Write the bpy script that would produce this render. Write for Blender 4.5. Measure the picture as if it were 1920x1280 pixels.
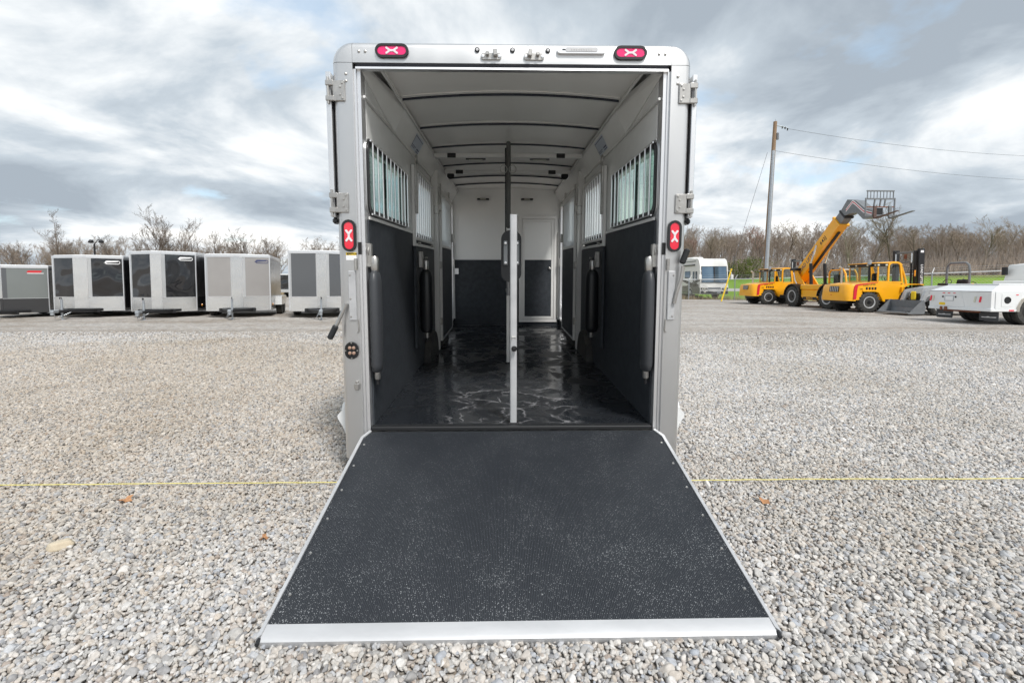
import bpy, bmesh, math, random
import numpy as np
from mathutils import Matrix, Vector, Euler
R = math.radians
rnd = random.Random(7)
for o in list(bpy.data.objects): bpy.data.objects.remove(o)
SC = bpy.context.scene
COL = SC.collection

# ------------------------------------------------------------------ camera
cam = bpy.data.cameras.new('camera'); CAM = bpy.data.objects.new('camera', cam); COL.objects.link(CAM)
CAM.location = (0, 0, 1.31); CAM.rotation_euler = (R(90 - 3.0), 0, 0)
cam.sensor_fit = 'HORIZONTAL'; cam.sensor_width = 36; cam.lens = 16.37
cam.shift_y = -63 / 1920; cam.clip_start = .05; cam.clip_end = 5000
SC.camera = CAM
# ------------------------------------------------------------------ sky and sun
SUN_AZ, SUN_EL = R(154), R(51)          # azimuth from +Y (ahead of the camera), clockwise: the veiled sun stands behind and to the right
W = bpy.data.worlds.new('World'); SC.world = W; W.use_nodes = True
nt = W.node_tree; N = nt.nodes; K = nt.links; N.clear()
def wn(t, **k):
    n = N.new(t)
    for a, b in k.items(): setattr(n, a, b)
    return n
def wmath(op, a, b=None, c=None, clamp=False):
    n = wn('ShaderNodeMath', operation=op, use_clamp=clamp)
    for i, x in enumerate((a, b, c)):
        if x is None: continue
        if isinstance(x, (int, float)): n.inputs[i].default_value = x
        else: K.new(x, n.inputs[i])
    return n.outputs[0]
sky = wn('ShaderNodeTexSky', sky_type='NISHITA', sun_disc=False, sun_elevation=SUN_EL, sun_rotation=SUN_AZ)
sky.air_density = 1.0; sky.dust_density = 1.0; sky.ozone_density = 1.2
tc = wn('ShaderNodeTexCoord'); sep = wn('ShaderNodeSeparateXYZ'); K.new(tc.outputs['Generated'], sep.inputs[0])
zz = wmath('ADD', wmath('MAXIMUM', sep.outputs[2], 0.0), 0.24)
cmb = wn('ShaderNodeCombineXYZ'); K.new(wmath('DIVIDE', sep.outputs[0], zz), cmb.inputs[0]); K.new(wmath('DIVIDE', sep.outputs[1], zz), cmb.inputs[1])
SKY_SEED = 7.3
def wnoise(scale, det, rough, dist, z):
    mp = wn('ShaderNodeMapping'); mp.inputs['Location'].default_value = (SKY_SEED, z, z * .7); mp.inputs['Scale'].default_value = (scale * 1.3, scale * 1.3, 1)
    K.new(cmb.outputs[0], mp.inputs[0])
    n = wn('ShaderNodeTexNoise'); n.inputs['Scale'].default_value = 1; n.inputs['Detail'].default_value = det
    n.inputs['Roughness'].default_value = rough; n.inputs['Distortion'].default_value = dist
    K.new(mp.outputs[0], n.inputs['Vector']); return n.outputs[0]
def wramp(fac, stops):
    r = wn('ShaderNodeValToRGB'); cr = r.color_ramp
    while len(cr.elements) < len(stops): cr.elements.new(.5)
    for e, (p, c) in zip(cr.elements, stops): e.position = p; e.color = (*c, 1)
    K.new(fac, r.inputs[0]); return r.outputs[0]
big = wnoise(.42, 2, .5, .3, 1.7)
mid = wnoise(1.15, 9, .56, .35, 5.2)
shade = wmath('ADD', wmath('MULTIPLY', big, .50), wmath('MULTIPLY', mid, .50))
cl = wramp(shade, [(.415, (.37, .425, .485)), (.48, (.53, .595, .655)), (.54, (.85, .88, .90)), (.605, (1.09, 1.085, 1.06))])
sc_ = wn('ShaderNodeVectorMath', operation='SCALE'); K.new(cl, sc_.inputs[0]); sc_.inputs[3].default_value = 6.5
gap = wramp(wnoise(1.5, 7, .55, .2, 9.4), [(.59, (1, 1, 1)), (.70, (.3, .3, .3))])
blu = wn('ShaderNodeMix', data_type='RGBA'); K.new(gap, blu.inputs[0])
lit = wn('ShaderNodeVectorMath', operation='MULTIPLY_ADD'); K.new(sky.outputs[0], lit.inputs[0])
lit.inputs[1].default_value = (.75, .75, .7); lit.inputs[2].default_value = (1.6, 2.1, 2.5)
K.new(lit.outputs[0], blu.inputs[6]); K.new(sc_.outputs[0], blu.inputs[7])
bg = wn('ShaderNodeBackground'); bg.inputs[1].default_value = 0.1
K.new(blu.outputs[2], bg.inputs[0]); wo = wn('ShaderNodeOutputWorld'); K.new(bg.outputs[0], wo.inputs[0])
sl = bpy.data.lights.new('sun', 'SUN'); SUN = bpy.data.objects.new('sun', sl); COL.objects.link(SUN)
sl.energy = 2.0; sl.angle = R(11); sl.color = (1, .975, .94)
sd = Vector((math.sin(SUN_AZ) * math.cos(SUN_EL), math.cos(SUN_AZ) * math.cos(SUN_EL), math.sin(SUN_EL)))
SUN.rotation_euler = sd.to_track_quat('Z', 'Y').to_euler(); SUN.location = (0, 0, 60)
SC.view_settings.view_transform = 'Standard'; SC.view_settings.look = 'None'
SC.view_settings.exposure = 0.82; SC.view_settings.gamma = 1
SC.cycles.max_bounces = 8; SC.cycles.diffuse_bounces = 5; SC.cycles.glossy_bounces = 3; SC.cycles.transparent_max_bounces = 12
SC.cycles.use_denoising = True; SC.cycles.use_adaptive_sampling = True; SC.cycles.adaptive_threshold = .02

# ------------------------------------------------------------------ materials
MAT = {}
def mat(name, c, rough=.5, metal=0., c2=None, nscale=6., bump=0., bscale=200., coat=0., stretch=None, bdist=.002, r2=None, rscale=4., spec=None, ndet=5, bdet=3):
    m = bpy.data.materials.new(name); m.use_nodes = True; t = m.node_tree; n = t.nodes; l = t.links
    p = n['Principled BSDF']; p.inputs['Base Color'].default_value = (*c, 1); p.inputs['Roughness'].default_value = rough
    p.inputs['Metallic'].default_value = metal; p.inputs['Coat Weight'].default_value = coat
    if coat: p.inputs['Coat Roughness'].default_value = .06
    if spec is not None: p.inputs['Specular IOR Level'].default_value = spec
    co = n.new('ShaderNodeTexCoord').outputs['Object']
    if stretch:
        mp = n.new('ShaderNodeMapping'); mp.inputs['Scale'].default_value = stretch; l.new(co, mp.inputs[0]); co = mp.outputs[0]
    def noise(s, d=ndet, r=.6):
        k = n.new('ShaderNodeTexNoise'); k.inputs['Scale'].default_value = s; k.inputs['Detail'].default_value = d; k.inputs['Roughness'].default_value = r
        l.new(co, k.inputs['Vector']); return k.outputs[0]
    if c2:
        r = n.new('ShaderNodeValToRGB'); r.color_ramp.elements[0].position = .35; r.color_ramp.elements[1].position = .65
        r.color_ramp.elements[0].color = (*c, 1); r.color_ramp.elements[1].color = (*c2, 1)
        l.new(noise(nscale), r.inputs[0]); l.new(r.outputs[0], p.inputs['Base Color'])
    if r2 is not None:
        mr = n.new('ShaderNodeMapRange'); mr.inputs[1].default_value = .35; mr.inputs[2].default_value = .65; mr.inputs[3].default_value = rough; mr.inputs[4].default_value = r2
        l.new(noise(rscale), mr.inputs[0]); l.new(mr.outputs[0], p.inputs['Roughness'])
    if bump:
        b = n.new('ShaderNodeBump'); b.inputs['Strength'].default_value = bump; b.inputs['Distance'].default_value = bdist
        l.new(noise(bscale, bdet), b.inputs['Height']); l.new(b.outputs[0], p.inputs['Normal'])
    MAT[name] = m; return m
mat('aluminium', (.70, .70, .70), .35, .95, c2=(.645, .645, .645), nscale=3, ndet=2, r2=.44, rscale=4, stretch=(1, 1, .2))
mat('bright_aluminium', (.86, .86, .87), .30, .9, r2=.36, rscale=3, ndet=1, stretch=(1, 1, .2))
mat('lip_aluminium', (.56, .565, .575), .5, .35, c2=(.47, .475, .485), nscale=7, ndet=5, stretch=(.35, 1, 1))
mat('satin_rail', (.80, .79, .77), .38, .25, c2=(.76, .75, .73), nscale=3, ndet=2)
mat('stainless', (.56, .545, .52), .32, .95, c2=(.47, .455, .435), nscale=30, r2=.42)
mat('mill_plate', (.80, .79, .77), .26, .85, c2=(.72, .72, .72), nscale=1.5, ndet=1, bump=.25, bscale=2.2, bdist=.03)
mat('white_panel', (.88, .88, .86), .16, 0, c2=(.86, .86, .84), nscale=2, bump=.35, bscale=2.6, bdist=.025, ndet=1, stretch=(1, .5, 1))
mat('ceiling_panel', (.89, .87, .84), .28, 0, c2=(.87, .85, .82), nscale=3)
mat('white_paint', (.78, .79, .79), .25, 0, coat=.4, c2=(.73, .74, .74), nscale=2)
mat('rubber_wall', (.020, .0245, .031), .62, 0, c2=(.036, .042, .051), nscale=16, bump=.6, bscale=260, bdist=.003)
mat('black_vinyl', (.010, .011, .013), .34, 0, bump=.2, bscale=500, bdist=.001, r2=.45)
mat('grey_vinyl', (.048, .051, .057), .42, 0, bump=.2, bscale=400, bdist=.001)
mat('black_rubber', (.014, .015, .017), .6)
mat('tyre_rubber', (.022, .022, .023), .75, 0, c2=(.06, .057, .05), nscale=9, bump=.4, bscale=60)
mat('black_plastic', (.012, .012, .013), .35)
mat('black_steel', (.018, .018, .02), .42, .2)
mat('seal_and_reflection', (.03, .035, .05), .35)
mat('grey_post', (.10, .10, .095), .55, .2)
mat('red_lens', (.80, .012, .045), .12, 0, coat=.8)
mat('pink_lens', (.85, .012, .17), .12, 0, coat=.8)
mat('led_white', (.80, .74, .76), .3)
mat('amber_lens', (.85, .33, .01), .2, coat=.5)
mat('clear_lens', (.62, .62, .52), .15, coat=.5)
mat('lamp_lens', (.60, .60, .61), .2, coat=.4)
mat('copper', (.75, .5, .38), .3, .9)
mat('label_yellow', (.85, .58, .02), .5)
mat('label_blue', (.55, .60, .68), .45, c2=(.50, .55, .64), nscale=60)
mat('ink_blue', (.05, .06, .14), .5)
mat('ink_black', (.012, .012, .014), .5)
mat('ink_white', (.82, .82, .82), .5)
mat('ink_red', (.62, .03, .04), .5)
mat('rope_yellow', (.68, .60, .20), .7)
mat('machine_yellow', (.92, .43, .006), .33, 0, coat=.3, c2=(.88, .40, .006), nscale=3, r2=.42)
mat('machine_grey', (.16, .17, .18), .45, .1, c2=(.20, .21, .22), nscale=8)
mat('stripe_red', (.62, .015, .04), .4)
mat('rim_white', (.62, .63, .64), .45, .1, c2=(.5, .5, .5), nscale=12)
mat('rim_chrome', (.75, .75, .76), .2, .95)
mat('exhaust', (.62, .60, .56), .35, .8, c2=(.5, .45, .38), nscale=12)
mat('fork_steel', (.10, .075, .07), .55, .4, c2=(.16, .09, .07), nscale=20)
mat('panel_grey', (.175, .19, .185), .30, 0, coat=.5, c2=(.165, .18, .175), nscale=1)
mat('panel_charcoal', (.088, .093, .10), .30, 0, coat=.5, bump=.1, bscale=2, bdist=.02)
mat('panel_pewter', (.33, .315, .305), .30, .1, coat=.4, c2=(.315, .30, .29), nscale=2)
mat('panel_black', (.014, .014, .016), .03, .0, bump=.4, bscale=1.7, bdist=.10, bdet=0, spec=.8)
mat('roof_white', (.75, .76, .77), .4)
mat('rv_white', (.78, .77, .74), .3, coat=.5, c2=(.75, .74, .71), nscale=1)
mat('rv_grey', (.11, .108, .105), .3, coat=.5)
mat('rv_dark', (.03, .03, .032), .25, coat=.5)
mat('orange_paint', (.75, .11, .02), .35, coat=.4)
mat('loader_silver', (.52, .53, .54), .38, .35, c2=(.42, .43, .44), nscale=10)
mat('rust', (.25, .09, .04), .8, c2=(.14, .05, .03), nscale=30)
mat('wood_pole', (.30, .20, .12), .85, c2=(.22, .15, .095), nscale=6, stretch=(4, 4, .4))
mat('galvanised', (.46, .49, .52), .42, .6, c2=(.38, .41, .44), nscale=10)
mat('fence_white', (.70, .71, .71), .5)
mat('wire', (.10, .10, .11), .6)
mat('wire_mesh', (.42, .44, .45), .5, .5)
mat('bark', (.135, .105, .085), .9, c2=(.20, .165, .135), nscale=1.5)
mat('bark_pale', (.22, .185, .15), .9, c2=(.29, .25, .21), nscale=1.5)
mat('twig', (.25, .195, .15), .9, c2=(.33, .27, .215), nscale=.3)
mat('twig_red', (.30, .17, .14), .9, c2=(.35, .22, .17), nscale=.3)
mat('twig_dark', (.12, .10, .085), .9, c2=(.19, .155, .125), nscale=.3)
mat('dry_weed', (.34, .27, .17), .9, c2=(.26, .20, .12), nscale=1)
mat('bush_leaf', (.13, .17, .035), .7, c2=(.19, .21, .05), nscale=1)
mat('dry_leaf', (.46, .25, .12), .8, c2=(.36, .17, .08), nscale=80)
mat('sand_stone', (.56, .49, .37), .85, c2=(.50, .42, .31), nscale=30, bump=.3, bscale=60)
mat('road', (.42, .41, .39), .9, c2=(.36, .35, .33), nscale=1)
mat('fabric_seat', (.02, .02, .02), .8)
def glass(name, tint, refl, rough=.02):
    m = bpy.data.materials.new(name); m.use_nodes = True; t = m.node_tree; n = t.nodes; l = t.links; n.clear()
    o = n.new('ShaderNodeOutputMaterial'); mx = n.new('ShaderNodeMixShader'); tr = n.new('ShaderNodeBsdfTransparent'); g = n.new('ShaderNodeBsdfGlossy')
    tr.inputs[0].default_value = (*tint, 1); g.inputs['Roughness'].default_value = rough
    lw = n.new('ShaderNodeLayerWeight'); lw.inputs[0].default_value = .5
    pw = n.new('ShaderNodeMath'); pw.operation = 'POWER'; pw.inputs[1].default_value = 5.; l.new(lw.outputs['Facing'], pw.inputs[0])
    fr = n.new('ShaderNodeMath'); fr.operation = 'MULTIPLY_ADD'; fr.inputs[1].default_value = .90; fr.inputs[2].default_value = .035 + refl; l.new(pw.outputs[0], fr.inputs[0])
    l.new(fr.outputs[0], mx.inputs[0]); l.new(tr.outputs[0], mx.inputs[1]); l.new(g.outputs[0], mx.inputs[2]); l.new(mx.outputs[0], o.inputs[0]); MAT[name] = m
glass('tinted_glass', (.80, .90, .87), .0); glass('cab_glass', (.86, .91, .90), .0); glass('clear_glass', (.93, .96, .95), .0); mat('windscreen_glass', (.14, .22, .30), .08, .55, coat=.5, c2=(.08, .14, .21), nscale=.8, ndet=1)  # windscreen_glass: reflected sky is put into its blue base colour

def special(name, fn):
    m = bpy.data.materials.new(name); m.use_nodes = True; fn(m.node_tree, m.node_tree.nodes, m.node_tree.links, m.node_tree.nodes['Principled BSDF']); MAT[name] = m
def nd(n, t, **k):
    x = n.new(t)
    for a, b in k.items():
        if a.startswith('i_'): x.inputs[a[2:].replace('_', ' ')].default_value = b
        else: setattr(x, a, b)
    return x
def ramp(n, l, fac, stops, interp='LINEAR'):
    r = n.new('ShaderNodeValToRGB'); cr = r.color_ramp; cr.interpolation = interp
    while len(cr.elements) < len(stops): cr.elements.new(.5)
    for e, (p, c) in zip(cr.elements, stops): e.position = p; e.color = (*c, 1) if len(c) == 3 else c
    l.new(fac, r.inputs[0]); return r.outputs[0]
def mixc(n, l, fac, a, b, mode='MIX'):
    x = n.new('ShaderNodeMix'); x.data_type = 'RGBA'; x.blend_type = mode
    for s, v in ((0, fac), (6, a), (7, b)):
        if isinstance(v, (int, float)): x.inputs[s].default_value = v
        elif isinstance(v, tuple): x.inputs[s].default_value = (*v, 1)
        else: l.new(v, x.inputs[s])
    return x.outputs[2]
def brown_patch(n, l, P):  # darker, browner tint around one patch left of the trailer
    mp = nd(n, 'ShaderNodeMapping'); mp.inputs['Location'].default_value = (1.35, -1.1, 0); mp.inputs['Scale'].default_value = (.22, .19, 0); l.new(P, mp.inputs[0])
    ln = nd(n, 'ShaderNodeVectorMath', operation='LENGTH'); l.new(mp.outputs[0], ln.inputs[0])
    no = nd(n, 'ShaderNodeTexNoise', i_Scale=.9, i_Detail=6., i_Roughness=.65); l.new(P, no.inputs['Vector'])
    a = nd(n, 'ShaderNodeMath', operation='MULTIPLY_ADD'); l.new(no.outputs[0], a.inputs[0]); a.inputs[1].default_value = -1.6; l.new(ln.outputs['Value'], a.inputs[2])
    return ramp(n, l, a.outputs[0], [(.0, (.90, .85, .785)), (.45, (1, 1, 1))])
STONES = [(0, (.27, .27, .28)), (.12, (.43, .42, .405)), (.27, (.58, .565, .54)), (.41, (.52, .465, .405)), (.53, (.63, .615, .595)), (.64, (.40, .425, .465)), (.76, (.57, .53, .485)), (.87, (.70, .69, .675)), (.945, (.37, .31, .265)), (1, (.62, .60, .57))]
def f_stone(t, n, l, p):
    oi = nd(n, 'ShaderNodeObjectInfo'); c = ramp(n, l, oi.outputs['Random'], STONES)
    co = nd(n, 'ShaderNodeTexCoord'); no = nd(n, 'ShaderNodeTexNoise', i_Scale=1.4, i_Detail=6., i_Roughness=.7); l.new(co.outputs['Object'], no.inputs['Vector'])
    geo = nd(n, 'ShaderNodeNewGeometry'); n2 = nd(n, 'ShaderNodeTexNoise', i_Scale=.55, i_Detail=3.); l.new(geo.outputs['Position'], n2.inputs['Vector'])
    c = mixc(n, l, 1., c, ramp(n, l, no.outputs[0], [(.3, (.72, .71, .69)), (.65, (1.08, 1.08, 1.08))]), 'MULTIPLY')
    c = mixc(n, l, 1., c, ramp(n, l, n2.outputs[0], [(.35, (.89, .87, .845)), (.6, (.99, .99, 1.0))]), 'MULTIPLY')
    c = mixc(n, l, 1., c, brown_patch(n, l, geo.outputs['Position']), 'MULTIPLY')
    l.new(c, p.inputs['Base Color']); p.inputs['Roughness'].default_value = .75
    b = nd(n, 'ShaderNodeBump', i_Strength=.35, i_Distance=.004); l.new(no.outputs[0], b.inputs['Height']); l.new(b.outputs[0], p.inputs['Normal'])
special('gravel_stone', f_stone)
def f_ground(t, n, l, p):
    geo = nd(n, 'ShaderNodeNewGeometry'); P = geo.outputs['Position']
    v = nd(n, 'ShaderNodeTexVoronoi', i_Scale=40.); l.new(P, v.inputs['Vector'])
    sx = nd(n, 'ShaderNodeSeparateColor'); l.new(v.outputs['Color'], sx.inputs[0]); c = ramp(n, l, sx.outputs[0], STONES)
    v2 = nd(n, 'ShaderNodeTexVoronoi', i_Scale=9.); l.new(P, v2.inputs['Vector']); s2 = nd(n, 'ShaderNodeSeparateColor'); l.new(v2.outputs['Color'], s2.inputs[0])
    c = mixc(n, l, 1., c, ramp(n, l, s2.outputs[0], [(0, (.78, .77, .75)), (1, (1.12, 1.12, 1.12))]), 'MULTIPLY')
    n2 = nd(n, 'ShaderNodeTexNoise', i_Scale=.35, i_Detail=6., i_Roughness=.65); l.new(P, n2.inputs['Vector'])
    c = mixc(n, l, 1., c, ramp(n, l, n2.outputs[0], [(.36, (.80, .76, .71)), (.52, (.98, .97, .96)), (.7, (1.05, 1.05, 1.06))]), 'MULTIPLY')
    mp = nd(n, 'ShaderNodeMapping'); mp.inputs['Scale'].default_value = (.05, .9, 1); l.new(P, mp.inputs[0])
    n3 = nd(n, 'ShaderNodeTexNoise', i_Scale=1., i_Detail=4.); l.new(mp.outputs[0], n3.inputs['Vector'])
    c = mixc(n, l, 1., c, ramp(n, l, n3.outputs[0], [(.40, (.84, .81, .78)), (.56, (1, 1, 1))]), 'MULTIPLY')
    c = mixc(n, l, 1., c, brown_patch(n, l, P), 'MULTIPLY'); c = mixc(n, l, 1., c, (.79, .78, .77), 'MULTIPLY')
    l.new(c, p.inputs['Base Color']); p.inputs['Roughness'].default_value = .85; p.inputs['Specular IOR Level'].default_value = .2
    b = nd(n, 'ShaderNodeBump', i_Strength=.55, i_Distance=.02); l.new(v.outputs['Distance'], b.inputs['Height']); b.invert = True; l.new(b.outputs[0], p.inputs['Normal'])
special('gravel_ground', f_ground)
def f_dirt(t, n, l, p):
    geo = nd(n, 'ShaderNodeNewGeometry'); P = geo.outputs['Position']
    n2 = nd(n, 'ShaderNodeTexNoise', i_Scale=.8, i_Detail=8., i_Roughness=.7); l.new(P, n2.inputs['Vector'])
    l.new(ramp(n, l, n2.outputs[0], [(.35, (.16, .12, .075)), (.5, (.22, .17, .10)), (.65, (.15, .17, .06))]), p.inputs['Base Color']); p.inputs['Roughness'].default_value = .95
special('woodland_floor', f_dirt)
def f_grass(t, n, l, p):
    geo = nd(n, 'ShaderNodeNewGeometry'); P = geo.outputs['Position']
    n2 = nd(n, 'ShaderNodeTexNoise', i_Scale=.35, i_Detail=8., i_Roughness=.7); l.new(P, n2.inputs['Vector'])
    l.new(ramp(n, l, n2.outputs[0], [(.34, (.12, .21, .025)), (.5, (.17, .29, .035)), (.68, (.25, .30, .07))]), p.inputs['Base Color']); p.inputs['Roughness'].default_value = .95; p.inputs['Specular IOR Level'].default_value = .1
special('grass_field', f_grass)
def f_ramp(t, n, l, p):
    co = nd(n, 'ShaderNodeTexCoord').outputs['Object']
    w = nd(n, 'ShaderNodeTexWave', wave_type='BANDS', bands_direction='X', i_Scale=45., i_Distortion=.0); l.new(co, w.inputs['Vector'])
    v = nd(n, 'ShaderNodeTexVoronoi', i_Scale=75.); l.new(co, v.inputs['Vector'])
    v3 = nd(n, 'ShaderNodeTexVoronoi', i_Scale=190.); l.new(co, v3.inputs['Vector'])
    pt = nd(n, 'ShaderNodeTexNoise', i_Scale=2.6, i_Detail=5., i_Roughness=.7); l.new(co, pt.inputs['Vector'])
    sx = nd(n, 'ShaderNodeSeparateXYZ'); l.new(co, sx.inputs[0])
    # grit gathers towards the foot of the ramp
    foot = nd(n, 'ShaderNodeMapRange'); foot.inputs[1].default_value = -.2; foot.inputs[2].default_value = -1.35; foot.inputs[3].default_value = .0; foot.inputs[4].default_value = .22; l.new(sx.outputs[1], foot.inputs[0])
    den = nd(n, 'ShaderNodeMath', operation='ADD'); l.new(pt.outputs[0], den.inputs[0]); l.new(foot.outputs[0], den.inputs[1])
    def grit(vor, r0, r1):
        mr = nd(n, 'ShaderNodeMapRange'); mr.inputs[1].default_value = .36; mr.inputs[2].default_value = .85; mr.inputs[3].default_value = r0; mr.inputs[4].default_value = r1; l.new(den.outputs[0], mr.inputs[0])
        lt = nd(n, 'ShaderNodeMath', operation='LESS_THAN'); l.new(vor.outputs['Distance'], lt.inputs[0]); l.new(mr.outputs[0], lt.inputs[1])
        rn = nd(n, 'ShaderNodeSeparateColor'); l.new(vor.outputs['Color'], rn.inputs[0]); g2 = nd(n, 'ShaderNodeMath', operation='GREATER_THAN'); l.new(rn.outputs[0], g2.inputs[0]); g2.inputs[1].default_value = .55
        m = nd(n, 'ShaderNodeMath', operation='MULTIPLY'); l.new(lt.outputs[0], m.inputs[0]); l.new(g2.outputs[0], m.inputs[1]); return m.outputs[0]
    g = nd(n, 'ShaderNodeMath', operation='MAXIMUM'); l.new(grit(v, .03, .22), g.inputs[0]); l.new(grit(v3, .10, .34), g.inputs[1])
    c = mixc(n, l, w.outputs[0], (.007, .0085, .011), (.031, .036, .045))
    c = mixc(n, l, ramp(n, l, pt.outputs[0], [(.4, (0, 0, 0)), (.75, (.5, .5, .5))]), c, (.036, .040, .046))
    c = mixc(n, l, g.outputs[0], c, (.25, .26, .27)); l.new(c, p.inputs['Base Color']); p.inputs['Roughness'].default_value = .55
    b = nd(n, 'ShaderNodeBump', i_Strength=.8, i_Distance=.0025); l.new(w.outputs[0], b.inputs['Height']); l.new(b.outputs[0], p.inputs['Normal'])
special('ribbed_mat', f_ramp)
def f_floor(t, n, l, p):
    co = nd(n, 'ShaderNodeTexCoord').outputs['Object']
    mp = nd(n, 'ShaderNodeMapping'); mp.inputs['Scale'].default_value = (1, 1, 1); l.new(co, mp.inputs[0])
    a = nd(n, 'ShaderNodeTexNoise', i_Scale=3.2, i_Detail=7., i_Roughness=.62, i_Distortion=.9); l.new(mp.outputs[0], a.inputs['Vector'])
    wn_ = nd(n, 'ShaderNodeTexNoise', i_Scale=3.0, i_Detail=4., i_Roughness=.6); l.new(mp.outputs[0], wn_.inputs['Vector'])
    wv = nd(n, 'ShaderNodeVectorMath', operation='MULTIPLY_ADD'); l.new(wn_.outputs['Color'], wv.inputs[0]); wv.inputs[1].default_value = (.55, .55, .0); l.new(mp.outputs[0], wv.inputs[2])
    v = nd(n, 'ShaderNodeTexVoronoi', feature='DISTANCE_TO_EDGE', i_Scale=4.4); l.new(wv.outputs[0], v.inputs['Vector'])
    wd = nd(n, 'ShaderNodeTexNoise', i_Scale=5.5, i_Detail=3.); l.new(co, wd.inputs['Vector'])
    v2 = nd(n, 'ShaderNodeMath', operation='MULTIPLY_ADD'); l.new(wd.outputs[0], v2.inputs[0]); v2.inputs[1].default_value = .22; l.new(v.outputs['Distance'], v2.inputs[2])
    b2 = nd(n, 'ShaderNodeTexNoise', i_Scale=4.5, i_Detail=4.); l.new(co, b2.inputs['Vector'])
    wet = ramp(n, l, a.outputs[0], [(.42, (.45, .45, .45)), (.50, (.18, .18, .18)), (.60, (.08, .08, .08))])
    l.new(wet, p.inputs['Roughness'])
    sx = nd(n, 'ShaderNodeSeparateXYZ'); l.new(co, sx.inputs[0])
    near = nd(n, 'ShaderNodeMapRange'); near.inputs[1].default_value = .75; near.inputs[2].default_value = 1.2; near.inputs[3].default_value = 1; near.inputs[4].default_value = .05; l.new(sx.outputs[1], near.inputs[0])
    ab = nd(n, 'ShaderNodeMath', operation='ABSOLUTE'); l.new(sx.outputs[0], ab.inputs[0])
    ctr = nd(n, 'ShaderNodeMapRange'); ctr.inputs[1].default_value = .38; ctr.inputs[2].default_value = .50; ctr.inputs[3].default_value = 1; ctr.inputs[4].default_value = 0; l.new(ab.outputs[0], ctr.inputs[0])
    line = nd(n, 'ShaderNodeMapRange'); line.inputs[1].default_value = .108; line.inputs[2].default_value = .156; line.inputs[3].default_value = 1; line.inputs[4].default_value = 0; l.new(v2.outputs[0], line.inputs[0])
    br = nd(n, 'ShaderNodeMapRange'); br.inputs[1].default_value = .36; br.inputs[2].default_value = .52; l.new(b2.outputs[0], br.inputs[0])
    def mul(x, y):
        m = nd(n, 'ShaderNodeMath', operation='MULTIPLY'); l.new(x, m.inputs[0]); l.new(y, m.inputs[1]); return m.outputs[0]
    puddle_reflection = mul(mul(line.outputs[0], near.outputs[0]), mul(ctr.outputs[0], br.outputs[0]))
    # wall reflection in the wet channels, painted into the base colour as pale grey
    c = mixc(n, l, a.outputs[0], (.008, .0095, .012), (.024, .027, .032)); c = mixc(n, l, puddle_reflection, c, (.22, .22, .23)); l.new(c, p.inputs['Base Color'])
    p.inputs['Specular IOR Level'].default_value = .6
    h = nd(n, 'ShaderNodeTexNoise', i_Scale=26., i_Detail=4.); l.new(co, h.inputs['Vector'])
    bb = nd(n, 'ShaderNodeBump', i_Strength=.22, i_Distance=.006); hm = nd(n, 'ShaderNodeMath', operation='ADD'); l.new(a.outputs[0], hm.inputs[0]); l.new(h.outputs[0], hm.inputs[1]); l.new(hm.outputs[0], bb.inputs['Height']); l.new(bb.outputs[0], p.inputs['Normal'])
special('wet_floor', f_floor)

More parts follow.
